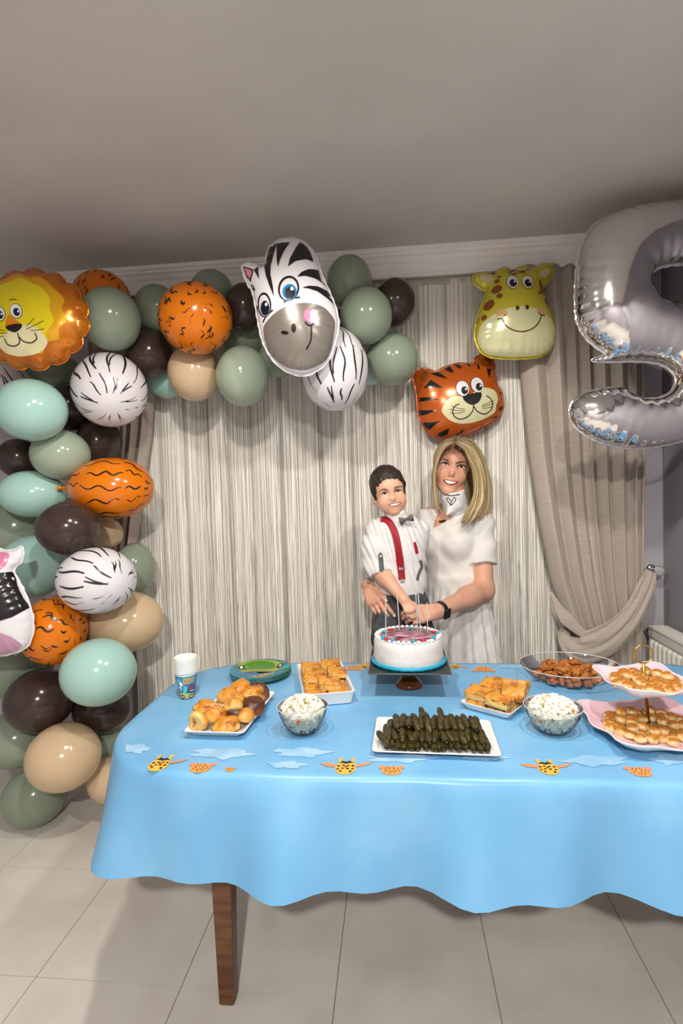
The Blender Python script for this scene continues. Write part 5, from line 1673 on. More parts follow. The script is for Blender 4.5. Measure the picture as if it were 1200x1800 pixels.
for it in range(900):
    C_ = U_ * bd_[:, None]
    S_ = bshape(bd_)
    dv = C_[None] - C_[:, None]
    L_ = np.sqrt((dv ** 2).sum(2)) + 1e-9
    n_ = dv / L_[..., None]
    h1 = np.sqrt(((n_ * S_[:, None]) ** 2).sum(2)); h2 = np.sqrt(((n_ * S_[None]) ** 2).sum(2))
    pen = h1 + h2 - L_ - .004
    np.fill_diagonal(pen, 0)
    pen = np.maximum(pen, 0)
    sg = np.where(rank[:, None] < rank[None], -1., 1.)            # nearer ones go forward, farther ones back
    mv = (sg * pen).sum(1) * .18
    gap = L_ - h1 - h2
    np.fill_diagonal(gap, 9)
    jn = gap.argmin(1); gm = gap.min(1)
    mv += np.where(gm > -.002, np.sign(bd_[jn] - bd_) * np.clip(gm + .002, 0, .004), 0)     # nothing hangs loose
    for fp in foilpts:
        for i in range(NB):
            q = (fp - C_[i]) / S_[i]
            qn = np.sqrt((q ** 2).sum(1))
            m = qn < 1
            if m.any():
                mv[i] += ((1 - qn[m]).max() * S_[i, 2]) * .4 * (1 if C_[i, 2] < fp[:, 2].mean() else -1)
    bd_ = bd_ + np.clip(mv, -.01, .01)
    yb = np.array([P(l[0], l[1], d_)[1] for l, d_ in zip(LST, bd_)]) + bshape(bd_)[:, 2] * 1.04
    bd_ = np.clip(bd_ - np.maximum(yb - lim, 0), 1.85, 2.75)
for k, (px, py, rx, ry, colr, base, neck, ink, lab) in enumerate(LST):
    if neck is not None: neck = np.array(neck, float)
    elif bd_[k] > 2.34:                                            # rear ones: knot tucked sideways behind the nearer neighbour
        j = min((q for q in range(NB) if bd_[q] < bd_[k] - .03), key=lambda q: math.hypot(LST[q][0] - px, LST[q][1] - py))
        v_ = unit([LST[j][0] - px, -(LST[j][1] - py), 0])
        neck = np.array([v_[0], v_[1], -.22])
    balloon(px, py, rx, ry, colr, float(bd_[k]), lab, neck, ink, k)
# ------------------------------------------------------------------ people: smooth implicit bodies, polygonised
def smin(a, b, k):
    h = np.clip(.5 + .5 * (b - a) / k, 0, 1)
    return b + (a - b) * h - k * h * (1 - h)
def smax(a, b, k):
    return -smin(-a, -b, k)
def cap(p, a, b, ra, rb):
    a, b = np.asarray(a, float), np.asarray(b, float)
    ba = b - a
    t = np.clip(((p - a) @ ba) / (ba @ ba + 1e-12), 0, 1)
    q = p - a - t[:, None] * ba
    return np.sqrt((q * q).sum(1)) - (ra + (rb - ra) * t)
def ecap(p, a, b, ra, rb, ax, fl):
    """tapered capsule flattened by fl along unit axis ax"""
    a = np.asarray(a, float)
    s = (p - a) @ ax
    s0 = (np.asarray(b, float) - a) @ ax
    p2 = p + ((1 / fl - 1) * s)[:, None] * ax
    b2 = np.asarray(b, float) + (1 / fl - 1) * s0 * ax
    return cap(p2, a, b2, ra, rb) * (.5 + .5 * fl)
def elp(p, c, r, A=None):
    q = p - np.asarray(c)
    if A is not None: q = q @ A
    r = np.asarray(r, float)
    k0 = np.sqrt(((q / r) ** 2).sum(1))
    k1 = np.sqrt(((q / (r * r)) ** 2).sum(1)) + 1e-9
    return k0 * (k0 - 1) / k1
def sph(p, c, r):
    q = p - np.asarray(c)
    return np.sqrt((q * q).sum(1)) - r

def polygonise(f, lo, hi, h, newton=1):
    lo, hi = np.asarray(lo, float), np.asarray(hi, float)
    n = np.ceil((hi - lo) / h).astype(int) + 1
    xs = [lo[i] + h * np.arange(n[i]) for i in range(3)]
    g = np.empty(tuple(n))
    for i in range(0, n[0], 8):
        X, Y, Z = np.meshgrid(xs[0][i:i + 8], xs[1], xs[2], indexing='ij')
        g[i:i + 8] = f(np.stack([X.ravel(), Y.ravel(), Z.ravel()], 1)).reshape(X.shape)
    ins = g < 0
    c = np.zeros(tuple(n - 1), int)
    offs = [(i, j, k) for i in (0, 1) for j in (0, 1) for k in (0, 1)]
    sl = lambda o: tuple(slice(o[a], n[a] - 1 + o[a]) for a in range(3))
    for o in offs: c += ins[sl(o)]
    act = (c > 0) & (c < 8)
    ijk = np.argwhere(act)
    idx = -np.ones(act.shape, int)
    idx[act] = np.arange(len(ijk))
    acc = np.zeros((len(ijk), 3)); cnt = np.zeros(len(ijk))
    for a in range(3):
        for o in offs:
            if o[a]: continue
            o2 = list(o); o2[a] = 1
            v0 = g[ijk[:, 0] + o[0], ijk[:, 1] + o[1], ijk[:, 2] + o[2]]
            v1 = g[ijk[:, 0] + o2[0], ijk[:, 1] + o2[1], ijk[:, 2] + o2[2]]
            m = (v0 < 0) != (v1 < 0)
            t = v0[m] / (v0[m] - v1[m])
            pt = np.tile(np.array(o, float), (m.sum(), 1)); pt[:, a] = t
            acc[m] += pt; cnt[m] += 1
    V = lo + h * (ijk + acc / np.maximum(cnt, 1)[:, None])
    faces = []
    for a in range(3):
        b, d = (a + 1) % 3, (a + 2) % 3
        s0 = [slice(None)] * 3; s1 = [slice(None)] * 3
        s0[a] = slice(0, n[a] - 1); s1[a] = slice(1, n[a])
        e = ins[tuple(s0)] != ins[tuple(s1)]
        q = np.argwhere(e)
        q = q[(q[:, b] > 0) & (q[:, d] > 0) & (q[:, b] < n[b] - 1) & (q[:, d] < n[d] - 1)]
        if not len(q): continue
        def ci(db, dd):
            r = q.copy(); r[:, b] -= db; r[:, d] -= dd
            return idx[r[:, 0], r[:, 1], r[:, 2]]
        f4 = np.stack([ci(1, 1), ci(0, 1), ci(0, 0), ci(1, 0)], 1)
        fl = ~ins[q[:, 0], q[:, 1], q[:, 2]]
        f4[fl] = f4[fl][:, ::-1]
        faces.append(f4[(f4 >= 0).all(1)])
    Fc = np.vstack(faces)
    for _ in range(newton):
        e = h * .3
        v0 = f(V)
        gr = np.stack([f(V + np.eye(3)[k] * e) - v0 for k in range(3)], 1) / e
        gl = np.maximum((gr ** 2).sum(1), .2)
        st = np.clip(v0 / gl, -h * .6, h * .6)
        V = V - gr * st[:, None]
    return V, Fc.tolist()

def hit(f, pts, d0, d1=None, steps=60):
    """march from the camera through photograph pixels to the surface f=0"""
    pts = np.asarray(pts, float)
    R_ = np.stack([ray(x, y) for x, y in pts])
    t = np.full(len(pts), d0)
    for _ in range(steps):
        q = CAM + R_ * t[:, None]
        t = t + np.clip(f(q) * .8, -.02, .03)
        t = np.minimum(t, d1 or 9)
    return CAM + R_ * t[:, None]
def pdecal(name, poly, f, m, d0, d1, parent, lift=.0008, step=1.6, th=0):
    poly = resample(np.asarray(poly, float), step)
    p, t, n = fill2d(poly, step)
    q = hit(f, p, d0, d1)
    v = q + BACK * lift
    return mk(name, v, t, m, parent)
def plin(name, pts, wd, f, m, d0, d1, parent, lift=.001, n=6):
    l = spline(np.asarray(pts, float), n)
    if not np.isscalar(wd): wd = np.interp(np.linspace(0, 1, len(l)), np.linspace(0, 1, len(wd)), wd)
    return pdecal(name, strokepoly(l, wd), f, m, d0, d1, parent, lift, 1.2)

M_skin = mat('skin_woman', (206, 156, 130), .45, rgb2=(198, 144, 120), nscale=12, spec=.35, sss=.12)
M_skinb = mat('skin_boy', (212, 166, 140), .45, rgb2=(206, 156, 131), nscale=12, spec=.35, sss=.12)
M_lip = mat('lips', (176, 92, 84), .35); M_lipb = mat('lips_boy', (190, 116, 104), .4)
M_teeth = mat('teeth', (238, 232, 220), .25); M_mouth = mat('mouth_inside', (84, 30, 30), .5)
M_eyew = mat('eye_white_skin', (186, 172, 164), .2); M_iris = mat('iris_brown', (70, 52, 36), .2); M_pup = mat('pupil', (14, 12, 12), .1)
M_brow = mat('eyebrow', (96, 64, 48), .7); M_lash = mat('lashes', (34, 24, 22), .6); M_browb = mat('eyebrow_boy', (128, 96, 70), .7)
M_nail = mat('fingernail', (232, 196, 190), .25)

def headf(q, sx=1., kid=0., ear=1.):
    """head in its own frame, metres of an adult: x image-right, y out of the face, z up; origin between the eyes"""
    q = q * np.array([1 / sx, 1, 1])
    ab = q * np.array([1, 1, 1.]); ab = np.column_stack([np.abs(q[:, 0]), q[:, 1], q[:, 2]])
    d = elp(q, (0, -.085, .034), (.074, .098, .088))
    d = smin(d, elp(q, (0, -.045, -.030), (.060, .062, .082)), .03)
    d = smin(d, elp(q, (0, -.032, .030), (.060, .055, .055)), .03)
    d = smin(d, cap(ab, (.048, -.075, -.050), (.010, -.018, -.104 + .006 * kid), .020, .015), .026)
    d = smin(d, sph(q, (0, -.013, -.105 + .006 * kid), .015), .022)
    d = smin(d, sph(ab, (.039, -.021, -.036 - .008 * kid), .023 + .005 * kid), .022)          # cheeks
    d = smin(d, cap(ab, (.012, .002, .018), (.046, -.022, .017), .007, .006), .014)   # brow
    d = smax(d, -sph(ab, (.032, .022, -.001), .0165), .014)                     # sockets
    d = smin(d, sph(ab, (.032, -.0105, -.0015), .0128), .004)                   # lids over the eyeballs
    nl = .9 - .22 * kid
    d = smin(d, cap(q, (0, .000, .004), (0, .004 + .014 * nl, -.032), .0062, .0085), .010)
    d = smin(d, sph(q, (0, .006 + .012 * nl, -.037), .0098), .006)
    d = smin(d, sph(ab, (.0115, .002 + .004 * nl, -.040), .0075), .005)
    d = smin(d, elp(q, (0, -.012, -.070), (.030, .020, .020)), .015)
    if kid: d = smin(d, sph(ab, (.036, -.036, -.062), .028), .02)             # muzzle
    d = smin(d, cap(ab, (.0, .0075, -.0625), (.026, -.010, -.056), .0045, .003), .005)   # upper lip
    d = smin(d, cap(ab, (.0, .006, -.081), (.024, -.010, -.066), .005, .003), .006)    # lower lip
    # ears
    e = elp(ab, (.076, -.092, -.018), (.010, .020, .031))
    return smin(d, e, .008) if ear else d
class Head:
    def __init__(s, px, py, d, roll, yaw, pitch, scale, sx=1., kid=0., ear=1.):
        s.ear = ear
        r, y, pt = map(math.radians, (roll, yaw, pitch))
        R0, U0, B0 = RIGHT, UP, BACK
        rt = R0 * math.cos(r) - U0 * math.sin(r)
        up = U0 * math.cos(r) + R0 * math.sin(r)
        fw = B0 * math.cos(y) + rt * math.sin(y)
        rt = unit(rt * math.cos(y) - B0 * math.sin(y))
        fw, up = fw * math.cos(pt) + up * math.sin(pt), up * math.cos(pt) - fw * math.sin(pt)
        s.A = np.stack([rt, fw, up], 1); s.o = P(px, py, d); s.s = scale; s.sx, s.kid = sx, kid
    def loc(s, p): return ((p - s.o) @ s.A) / s.s
    def wor(s, q): return np.asarray(q) * s.s @ s.A.T + s.o
    def f(s, p): return headf(s.loc(p), s.sx, s.kid, s.ear) * s.s

def handprims(o, d, n, thumb, s, flex, tflex=.4, spread=.06, tdir=None):
    """capsules of a hand: o wrist, d towards fingers, n out of the back of the hand, thumb: sideways unit vector"""
    d, n = unit(d), unit(n)
    n = unit(n - d * (n @ d)); l = unit(thumb - d * (thumb @ d) - n * (thumb @ n))
    out, fing = [], []
    for i, (off, L, mc) in enumerate(((.029, (.044, .027, .022), .088), (.010, (.048, .030, .023), .090), (-.010, (.044, .028, .022), .086), (-.028, (.034, .021, .019), .078))):
        a = o + l * off * s * .62 + d * .012 * s
        k = o + d * mc * s + l * off * s
        out.append((a, k, .0135 * s, .0115 * s))
        if i: out.append((prev, k, .0115 * s, .0115 * s))
        prev = k
        fx = flex[i] if hasattr(flex[0], '__len__') else flex
        ang = 0
        p0 = k
        dd = unit(d + l * off * spread * 20)
        rr = .0098 * s * (.9 if i == 3 else 1)
        for j in range(3):
            ang += fx[j]
            v = dd * math.cos(ang) - n * math.sin(ang)
            p1 = p0 + v * L[j] * s
            fing.append((p0, p1, rr, rr * .90))
            rr *= .90
            p0 = p1
        fing[-1] = (*fing[-1][:2], fing[-1][2], rr * .95)
        out.append(('tip', i, p0, v, unit(n * math.cos(ang) + dd * math.sin(ang)), rr))
    tb = o + d * .022 * s + l * .024 * s - n * .006 * s
    td = unit(tdir) if tdir is not None else unit(d * .75 + l * .62 - n * .25)
    p1 = tb + td * .042 * s
    td2 = unit(td + d * tflex * .6 - l * tflex * .3 - n * tflex * .2)
    p2 = p1 + td2 * .032 * s
    td3 = unit(td2 + (d - l * .5) * tflex * .3)
    p3 = p2 + td3 * .026 * s
    th = [(o + d * .012 * s + l * .012 * s, tb, .016 * s, .0155 * s), (tb, p1, .0155 * s, .0122 * s), (p1, p2, .0120 * s, .0108 * s), (p2, p3, .0106 * s, .0088 * s)]
    out.append(('tip', 4, p3, td3, unit(n + l), .0085 * s))
    return out, fing, th
def handf(p, H, arm=None):
    pal, fing, th = H
    d = None
    for q in pal:
        if isinstance(q[0], str): continue
        v = cap(p, *q)
        d = v if d is None else smin(d, v, .010)
    fd = None
    for i in range(4):
        v = None
        for j in range(3):
            w_ = cap(p, *fing[i * 3 + j])
            v = w_ if v is None else smin(v, w_, .004)
        d = smin(d, v, .004)
    v = None
    for q in th:
        w_ = cap(p, *q)
        v = w_ if v is None else smin(v, w_, .006)
    return smin(d, v, .007)
def nails(H, parent):
    for q in H[0]:
        if isinstance(q[0], str):
            _, i, tip, v, nn, r = q
            V, Fc = icosphere(2)
            A = frame(nn, v)
            B_ = np.stack([unit(np.cross(v, nn)), unit(v), unit(nn)], 1)
            mk('fingernail', (V * (r * .72, r * .95, r * .22)) @ B_.T + tip - v * r * .1 + unit(nn) * r * .80, Fc, M_nail, parent)

def bounds(pts, pad):
    pts = np.asarray(pts)
    return pts.min(0) - pad, pts.max(0) + pad

# ================================================================== the woman
DW = 2.38
WH = Head(795.7, 818.5, 2.28, 10.5, -6, 2, 1.03, ear=0)
ph = math.radians(38)
WF = unit(BACK * math.cos(ph) - RIGHT * math.sin(ph)); WF[2] = 0; WF = unit(WF)     # way her chest faces
WL = unit(np.cross(np.array([0, 0, 1.]), WF)); WL = WL if WL @ RIGHT > 0 else -WL        # towards her left arm (image right)
neck0, neck1 = P(797, 912, 2.37), P(799, 862, 2.34)
chest, waist, hip = P(793, 945, 2.40), P(800, 1018, 2.40), P(804, 1110, 2.40)
shL, elL, wrL = P(844, 920, 2.36), P(849, 1038, 2.29), P(770, 1074, 2.11)
shR, elR, wrR = P(757, 914, 2.42), P(690, 1004, 2.46), P(645, 1029, 2.24)
hip = np.array([waist[0] + .005, waist[1], hip[2]])
def w_torso(p):
    d = ecap(p, chest + (0, 0, .03), chest - (0, 0, .05), .122, .120, WF, .74)
    d = smin(d, ecap(p, chest - (0, 0, .05), waist, .118, .102, WF, .78), .05)
    d = smin(d, ecap(p, waist, hip, .102, .122, WF, .80), .06)
    d = smin(d, cap(p, shL + (0, 0, .004), shR + (0, 0, .004), .050, .050), .05)
    for s_ in (-1, 1):
        d = smin(d, sph(p, chest + WF * .068 + WL * .058 * s_ + np.array([0, 0, -.02]), .054), .03)
    return d
def w_neck(p):
    return smin(cap(p, neck0, neck1, .048, .045), cap(p, neck0 + (0, 0, .0), shL, .032, .03), .05)
HL = handprims(wrL + unit(wrL - elL) * .01, P(716, 1082, 2.06) - wrL, BACK * .8 + UP * .45, UP - BACK * .1, .92, ((.45, .9, .5), (.5, 1.0, .6), (.55, 1.0, .6), (.6, 1.0, .6)), .3, .02, tdir=P(704, 1064, 2.05) - P(752, 1066, 2.10))
HR = handprims(wrR, P(676, 1085, 2.13) - wrR, BACK + RIGHT * -.35 + UP * .1, RIGHT * .9 + UP * .5, 1.0, ((.12, .25, .15), (.15, .3, .2), (.2, .35, .2), (.25, .4, .2)), .25, .05, tdir=P(676, 1058, 2.13) - P(660, 1040, 2.19))
def w_armL(p):
    d = smin(cap(p, shL, elL, .050, .044), cap(p, elL, elL + (wrL - elL) * .35, .042, .043), .03)
    d = smin(d, cap(p, elL + (wrL - elL) * .3, wrL, .0435, .028), .03)
    return smin(d, cap(p, wrL, wrL + unit(wrL - elL) * .03, .028, .026), .02)
def w_armR(p):
    d = smin(cap(p, shR, elR, .052, .042), cap(p, elR, wrR, .042, .026), .03)
    return d
def w_face(p):
    return smin(WH.f(p), w_neck(p), .012)
kneeL, kneeR = np.array([waist[0] + .08, waist[1] + .0, .46]), np.array([waist[0] - .07, waist[1] - .01, .46])
def w_legs(p):
    d = None
    for kx, s_ in ((kneeL, 1), (kneeR, -1)):
        h_ = hip + WL * .055 * s_ - np.array([0, 0, .04])
        an = kx + np.array([0, .02, -.37])
        v = smin(cap(p, h_, kx, .066, .052), cap(p, kx, kx + (an - kx) * .35, .052, .055), .03)
        v = smin(v, cap(p, kx + (an - kx) * .3, an, .055, .036), .03)
        toe = an + np.array([0, -.16, -.045])
        v = smin(v, cap(p, an - (0, 0, .02), toe, .036, .026), .03)
        d = v if d is None else np.minimum(d, v)
    return d

woman = thing('person', 'blonde woman in white short-sleeved dress holding a boy behind the table', 'person', (waist[0], waist[1], 0))
mb = MB()
lo, hi = bounds([WH.wor((-.1, -.2, .14)), WH.wor((.1, .05, -.14)), neck0, WH.wor((.1, -.2, .14)), WH.wor((-.1, .05, -.14))], .03)
mb.add(*polygonise(w_face, lo - (0, 0, .06), hi, .0034))
def w_body(p):
    d = smin(w_torso(p), w_neck(p), .03)
    d = smin(d, w_armL(p), .02); d = smin(d, w_armR(p), .02)
    return smin(d, w_legs(p), .02)
lo, hi = bounds([shL, shR, elL, wrL, elR, wrR, chest + WF * .15, waist - WF * .2, kneeL - (0, .18, .46), kneeR - (0, .18, .44)], .09)
lo[2] = 0
mb.add(*polygonise(w_body, lo, hi, .011))
# forearms and hands, finer
for arm, H, a, b in ((w_armL, HL, elL, P(705, 1090, 2.0)), (w_armR, HR, wrR + (elR - wrR) * .3, P(690, 1100, 2.05))):
    ff = lambda p, arm=arm, H=H: smin(arm(p), handf(p, H), .012)
    pts = [a, b] + [q[0] for q in H[1]] + [q[1] for q in H[1]] + [q[1] for q in H[2]]
    lo, hi = bounds(pts, .03)
    mb.add(*polygonise(ff, lo, hi, .0036))
wbody = mb.build('body', M_skin, woman)
nails(HL, woman); nails(HR, woman)
# --- face
fd = lambda name, poly, m, lift=.0009: pdecal(name, poly, w_face, m, 2.05, 2.36, woman, lift)
fx = lambda pts: [(740 + x / 8.571, 760 + y / 8.571) for x, y in pts]
for pts, ic in (([(300, 474), (330, 461), (366, 459), (398, 473), (408, 489), (378, 493), (335, 490)], (362, 475)), ([(545, 522), (568, 507), (606, 500), (648, 509), (670, 527), (640, 534), (600, 537), (562, 532)], (604, 518))):
    e = fd('eye', fx(cspline(pts, 3)), M_eyew, .0008)
    o_ = pdecal('iris', fx(ell(ic[0], ic[1], 21, 19, n=14)), w_face, M_iris, 2.05, 2.36, e, .0014, 1.0)
    pdecal('pupil', fx(ell(ic[0], ic[1], 11, 11, n=10)), w_face, M_pup, 2.05, 2.36, e, .0019, 1.0)
plin('lashes', fx([(288, 472), (325, 458), (368, 455), (404, 471), (414, 492)]), [1.0, 2.0, 2.4, 2.0, 1.2], w_face, M_lash, 2.05, 2.36, woman, .0022)
plin('lashes', fx([(536, 524), (562, 503), (606, 495), (654, 505), (682, 527)]), [1.2, 2.0, 2.4, 2.2, 1.0], w_face, M_lash, 2.05, 2.36, woman, .0022)
plin('eyebrow', fx([(290, 420), (325, 404), (370, 412), (408, 434)]), [.8, 1.5, 1.9, 1.7], w_face, M_brow, 2.05, 2.36, woman, .0012)
plin('eyebrow', fx([(516, 468), (565, 452), (630, 446), (690, 466)]), [1.7, 1.9, 1.5, .8], w_face, M_brow, 2.05, 2.36, woman, .0012)
lip = fd('lips', fx(cspline([(322, 712), (380, 708), (435, 722), (500, 728), (562, 742), (530, 778), (470, 800), (410, 795), (355, 762)], 3)), M_lip, .0010)
pdecal('mouth_gap', fx(cspline([(338, 722), (390, 720), (440, 734), (500, 742), (550, 748), (515, 772), (460, 786), (410, 778), (362, 752)], 3)), w_face, M_mouth, 2.05, 2.36, lip, .0016, 1.2)
pdecal('teeth', fx(cspline([(356, 727), (395, 726), (440, 738), (495, 746), (528, 752), (500, 766), (455, 775), (410, 767), (374, 748)], 3)), w_face, M_teeth, 2.05, 2.36, lip, .0024, 1.2)
for x, y in ((412, 664), (478, 672)):
    pdecal('nostril', fx(ell(x, y, 14, 7, 8, 8)), w_face, mat('nostril', (120, 66, 54), .6), 2.05, 2.36, woman, .0008, 1.0)
# --- dress
M_dress = mat('white_dress', (214, 210, 205), .8, rgb2=(208, 204, 199), nscale=14, bump=.15, bscale=50, sheen=.2)
slv = shL + (elL - shL) * .62
WUPZ = np.array([0, 0, 1.])
def w_dress(p):
    d = w_torso(p) - .008
    # gathered skirt from the under-bust seam
    seam = waist[2] + .0
    rel = p - np.array([waist[0], waist[1], 0])
    u, v = rel @ WL, rel @ WF
    t = np.clip((seam - p[:, 2]) / (seam - .42), 0, 1)
    ang = np.arctan2(v, u)
    rr = (.116 + .078 * t ** .9) + (.0045 + .012 * t) * np.sin(ang * 17 + 1.2 * np.sin(ang * 3)) * np.clip(t * 8, 0, 1)
    rad = np.sqrt((u / 1.12) ** 2 + (v / .90) ** 2)
    sk = (rad - rr) * .85
    sk = smax(sk, p[:, 2] - (seam + .02), .02)
    sk = smax(sk, .42 - p[:, 2], .004)
    d = smax(d, (seam - .06) - p[:, 2], .01)
    d = smin(d, sk, .03)
    # sleeve
    ax = unit(elL - shL)
    sl = cap(p, shL - ax * .0 + (0, 0, .0), shL + (elL - shL) * .7, .058, .066)
    sl = smax(sl, (p - slv) @ unit(ax + np.array([0, 0, .0])), .004)
    sl = sl + .003 * np.sin((p @ ax) * 60 + p[:, 0] * 40)
    d = smin(d, sl, .018)
    axR = unit(elR - shR)
    s2 = cap(p, shR, shR + (elR - shR) * .55, .060, .062)
    s2 = smax(s2, (p - (shR + (elR - shR) * .5)) @ axR, .004)
    d = smin(d, s2, .018)
    return d + .0018 * np.sin(p[:, 2] * 70 + 30 * p[:, 0]) * np.sin(p[:, 0] * 55)
# neckline: wedge removed along the camera-facing front
V_l, V_r, V_b = (766, 884), (806, 902), (760.5, 929)
VA, VB, VC = [hit(w_dress, [q], 2.05, 2.5)[0] for q in ((766, 880), (812, 898), (760.5, 930))]
def w_vneck(p):
    """negative inside the V opening: two planes running back from the neckline"""
    A_, B_, C_ = VA, VB, VC
    n1 = unit(np.cross(C_ - A_, BACK)); n2 = unit(np.cross(B_ - C_, BACK))
    mid = (A_ + B_) / 2
    if (mid - A_) @ n1 > 0: n1 = -n1
    if (mid - C_) @ n2 > 0: n2 = -n2
    front = -(p - P(790, 890, 2.44)) @ BACK
    v = np.maximum(np.maximum((p - A_) @ n1, (p - C_) @ n2), front)
    v2 = sph(p, neck0 + (0, 0, .06), .075)                       # round the neck
    return np.minimum(v, v2)
def w_dressv(p):
    return smax(w_dress(p), -w_vneck(p), .003)
lo, hi = bounds([shL + WL * .03, shR - WL * .03, slv, chest + WF * .13, waist - WF * .25, waist + WL * .27, waist - WL * .27, waist + WF * .23], .05)
lo[2] = .40
dress = mk('dress', *polygonise(w_dressv, lo, hi, .0062), M_dress, woman)
# --- neckerchief with printed heart
M_scarf = mat('white_neckerchief', (214, 212, 212), .75, bump=.1, bscale=60)
nax = unit(neck1 - neck0)
def w_scarf(p):
    c0, c1 = P(800, 892, 2.345), P(796, 871, 2.32)
    d = cap(p, c0, c1, .056, .053)
    d = smax(d, (p - P(795, 868, 2.26)) @ unit(np.array([0, 0, 1.]) + RIGHT * -.12 + BACK * .2), .004)
    tip = cap(p, P(797, 888, 2.300), P(785.5, 905, 2.276), .030, .004)
    d = smin(d, tip, .022)
    return d + .0009 * np.sin(p[:, 2] * 150 + 60 * p[:, 0])
lo, hi = bounds([P(768, 862, 2.24), P(835, 912, 2.45)], .03)
scarf = mk('neckerchief', *polygonise(w_scarf, lo, hi, .0036), M_scarf, woman)
M_ink2 = mat('heart_print', (30, 28, 32), .6)
sx_ = lambda l, w_=1.5: plin('heart_print', fx(l), w_, w_scarf, M_ink2, 2.1, 2.4, scarf, .0012)
sx_([(395, 1030), (380, 1005), (405, 985), (432, 1015), (462, 1050)])
sx_([(512, 1030), (522, 998), (496, 985), (470, 1015), (450, 1060), (448, 1100)])
sx_([(395, 1030), (420, 1060), (448, 1100)])
sx_([(512, 1030), (485, 1065), (448, 1100)])
for k in range(7):
    x = 335 + k * 35
    plin('border_print', fx([(x, 925 + 6 * (k % 2) + (k * 6 if k < 4 else (6 - k) * 7)), (x + 16, 945 + (k * 5 if k < 4 else (6 - k) * 6)), (x + 30, 928 + (k * 6 if k < 4 else (6 - k) * 6))]), 1.6, w_scarf, M_ink2, 2.1, 2.4, scarf, .0012)
def w_chest(p): return smin(w_torso(p), w_neck(p), .03)
plin('necklace', [(771, 917), (776, 916.5), (783, 915)], 4.2, w_chest, mat('pendant', (78, 62, 30), .3, .6), 2.1, 2.45, woman, .003)
# --- hair: centre parting, long over her left shoulder
M_hair = mat('blonde_hair', (196, 168, 112), .42, attr='Col', spec=.5)
hc = [np.array(lin(c)) for c in ((184, 162, 118), (172, 149, 104), (156, 132, 90), (194, 175, 134), (140, 117, 78))]
root = np.array(lin((78, 62, 42)))
mbh = MB()
hr = np.random.default_rng(5)
def lock(pts, r0, r1, colr, rootk=.25, flat=.45):
    l = spline(pts, 5)
    n_ = len(l)
    t = np.linspace(0, 1, n_)
    rad = (r0 + (r1 - r0) * t) * np.where(t > .8, 1 - (t - .8) * 3.2, 1) * np.where(t < .08, .5 + 6 * t, 1)
    V, Fc = tube(l, rad, 6, flat=flat, hint=BACK)
    k = len(mbh.v)
    mbh.v.extend(V.tolist()); mbh.f.extend([tuple(i + k for i in f) for f in Fc]); mbh.m.extend([0] * len(Fc))
    for i in range(n_):
        f_ = min(1, max(0, 1 - t[i] / rootk)) if rootk > 0 else 0
        mbh.c.extend([tuple(colr * (1 - f_ * .75) + root * f_ * .75)] * 6)
def guides(G, n, jit, r0, r1, rootk=.25):
    G = np.array([[P(*q) for q in g] for g in G])
    for k in range(n):
        u = (k + .5) / n * (len(G) - 1)
        i = min(int(u), len(G) - 2)
        g = G[i] * (1 - (u - i)) + G[i + 1] * (u - i)
        j = hr.normal(size=3) * jit
        g = g.copy(); e_ = hr.uniform(-.35, .12); g[-1] += (g[-1] - g[-2]) * e_
        g = g + np.linspace(.1, 1, len(g))[:, None] ** 1.3 * j + hr.normal(size=g.shape) * jit * .25
        lock(g, r0 * hr.uniform(.8, 1.2), r1 * hr.uniform(.8, 1.2), hc[hr.integers(0, 5)] * hr.uniform(.9, 1.05), rootk)
# side falling over her left shoulder (image right); guides run from the face round to the back
guides([
  [(800, 779, 2.205), (815, 790, 2.195), (826, 812, 2.205), (834, 842, 2.225), (833, 872, 2.23), (822, 900, 2.215), (808, 922, 2.225)],
  [(801, 775, 2.215), (822, 784, 2.205), (837, 808, 2.215), (845, 842, 2.235), (844, 876, 2.235), (834, 902, 2.225), (818, 922, 2.24)],
  [(802, 771, 2.235), (828, 780, 2.23), (845, 806, 2.24), (853, 842, 2.26), (853, 878, 2.265), (846, 900, 2.27), (838, 914, 2.28)],
  [(803, 769, 2.26), (830, 776, 2.27), (849, 806, 2.29), (858, 842, 2.31), (860, 876, 2.32), (857, 898, 2.33), (852, 908, 2.335)],
  [(804, 768, 2.29), (826, 775, 2.33), (846, 806, 2.37), (856, 842, 2.40), (859, 876, 2.41), (856, 898, 2.42), (850, 912, 2.43)]], 210, .007, .0036, .0018, .36)
guides([  # image-left side, tucked behind the cheek
  [(799, 779, 2.205), (784, 786, 2.205), (772, 804, 2.225), (766, 830, 2.25), (765, 856, 2.26), (769, 880, 2.26), (773, 900, 2.265)],
  [(798, 774, 2.22), (780, 782, 2.22), (768, 804, 2.245), (762, 832, 2.275), (762, 858, 2.285), (765, 882, 2.29), (770, 902, 2.30)],
  [(799, 770, 2.25), (780, 779, 2.27), (767, 804, 2.31), (762, 832, 2.35), (763, 858, 2.37), (768, 880, 2.385), (776, 898, 2.40)]], 70, .0036, .0030, .0016, .36)
guides([  # back of the head down the nape
  [(798, 769, 2.27), (784, 780, 2.36), (776, 812, 2.41), (774, 845, 2.42), (776, 872, 2.43), (780, 895, 2.45), (786, 905, 2.46)],
  [(801, 768, 2.28), (804, 778, 2.40), (806, 812, 2.445), (808, 845, 2.45), (810, 872, 2.455), (812, 896, 2.47), (814, 908, 2.475)],
  [(804, 768, 2.28), (828, 778, 2.38), (838, 812, 2.43), (842, 845, 2.44), (844, 874, 2.44), (844, 896, 2.45), (842, 908, 2.455)]], 60, .004, .0075, .006, .2)
mbh.build('hair', M_hair, woman)
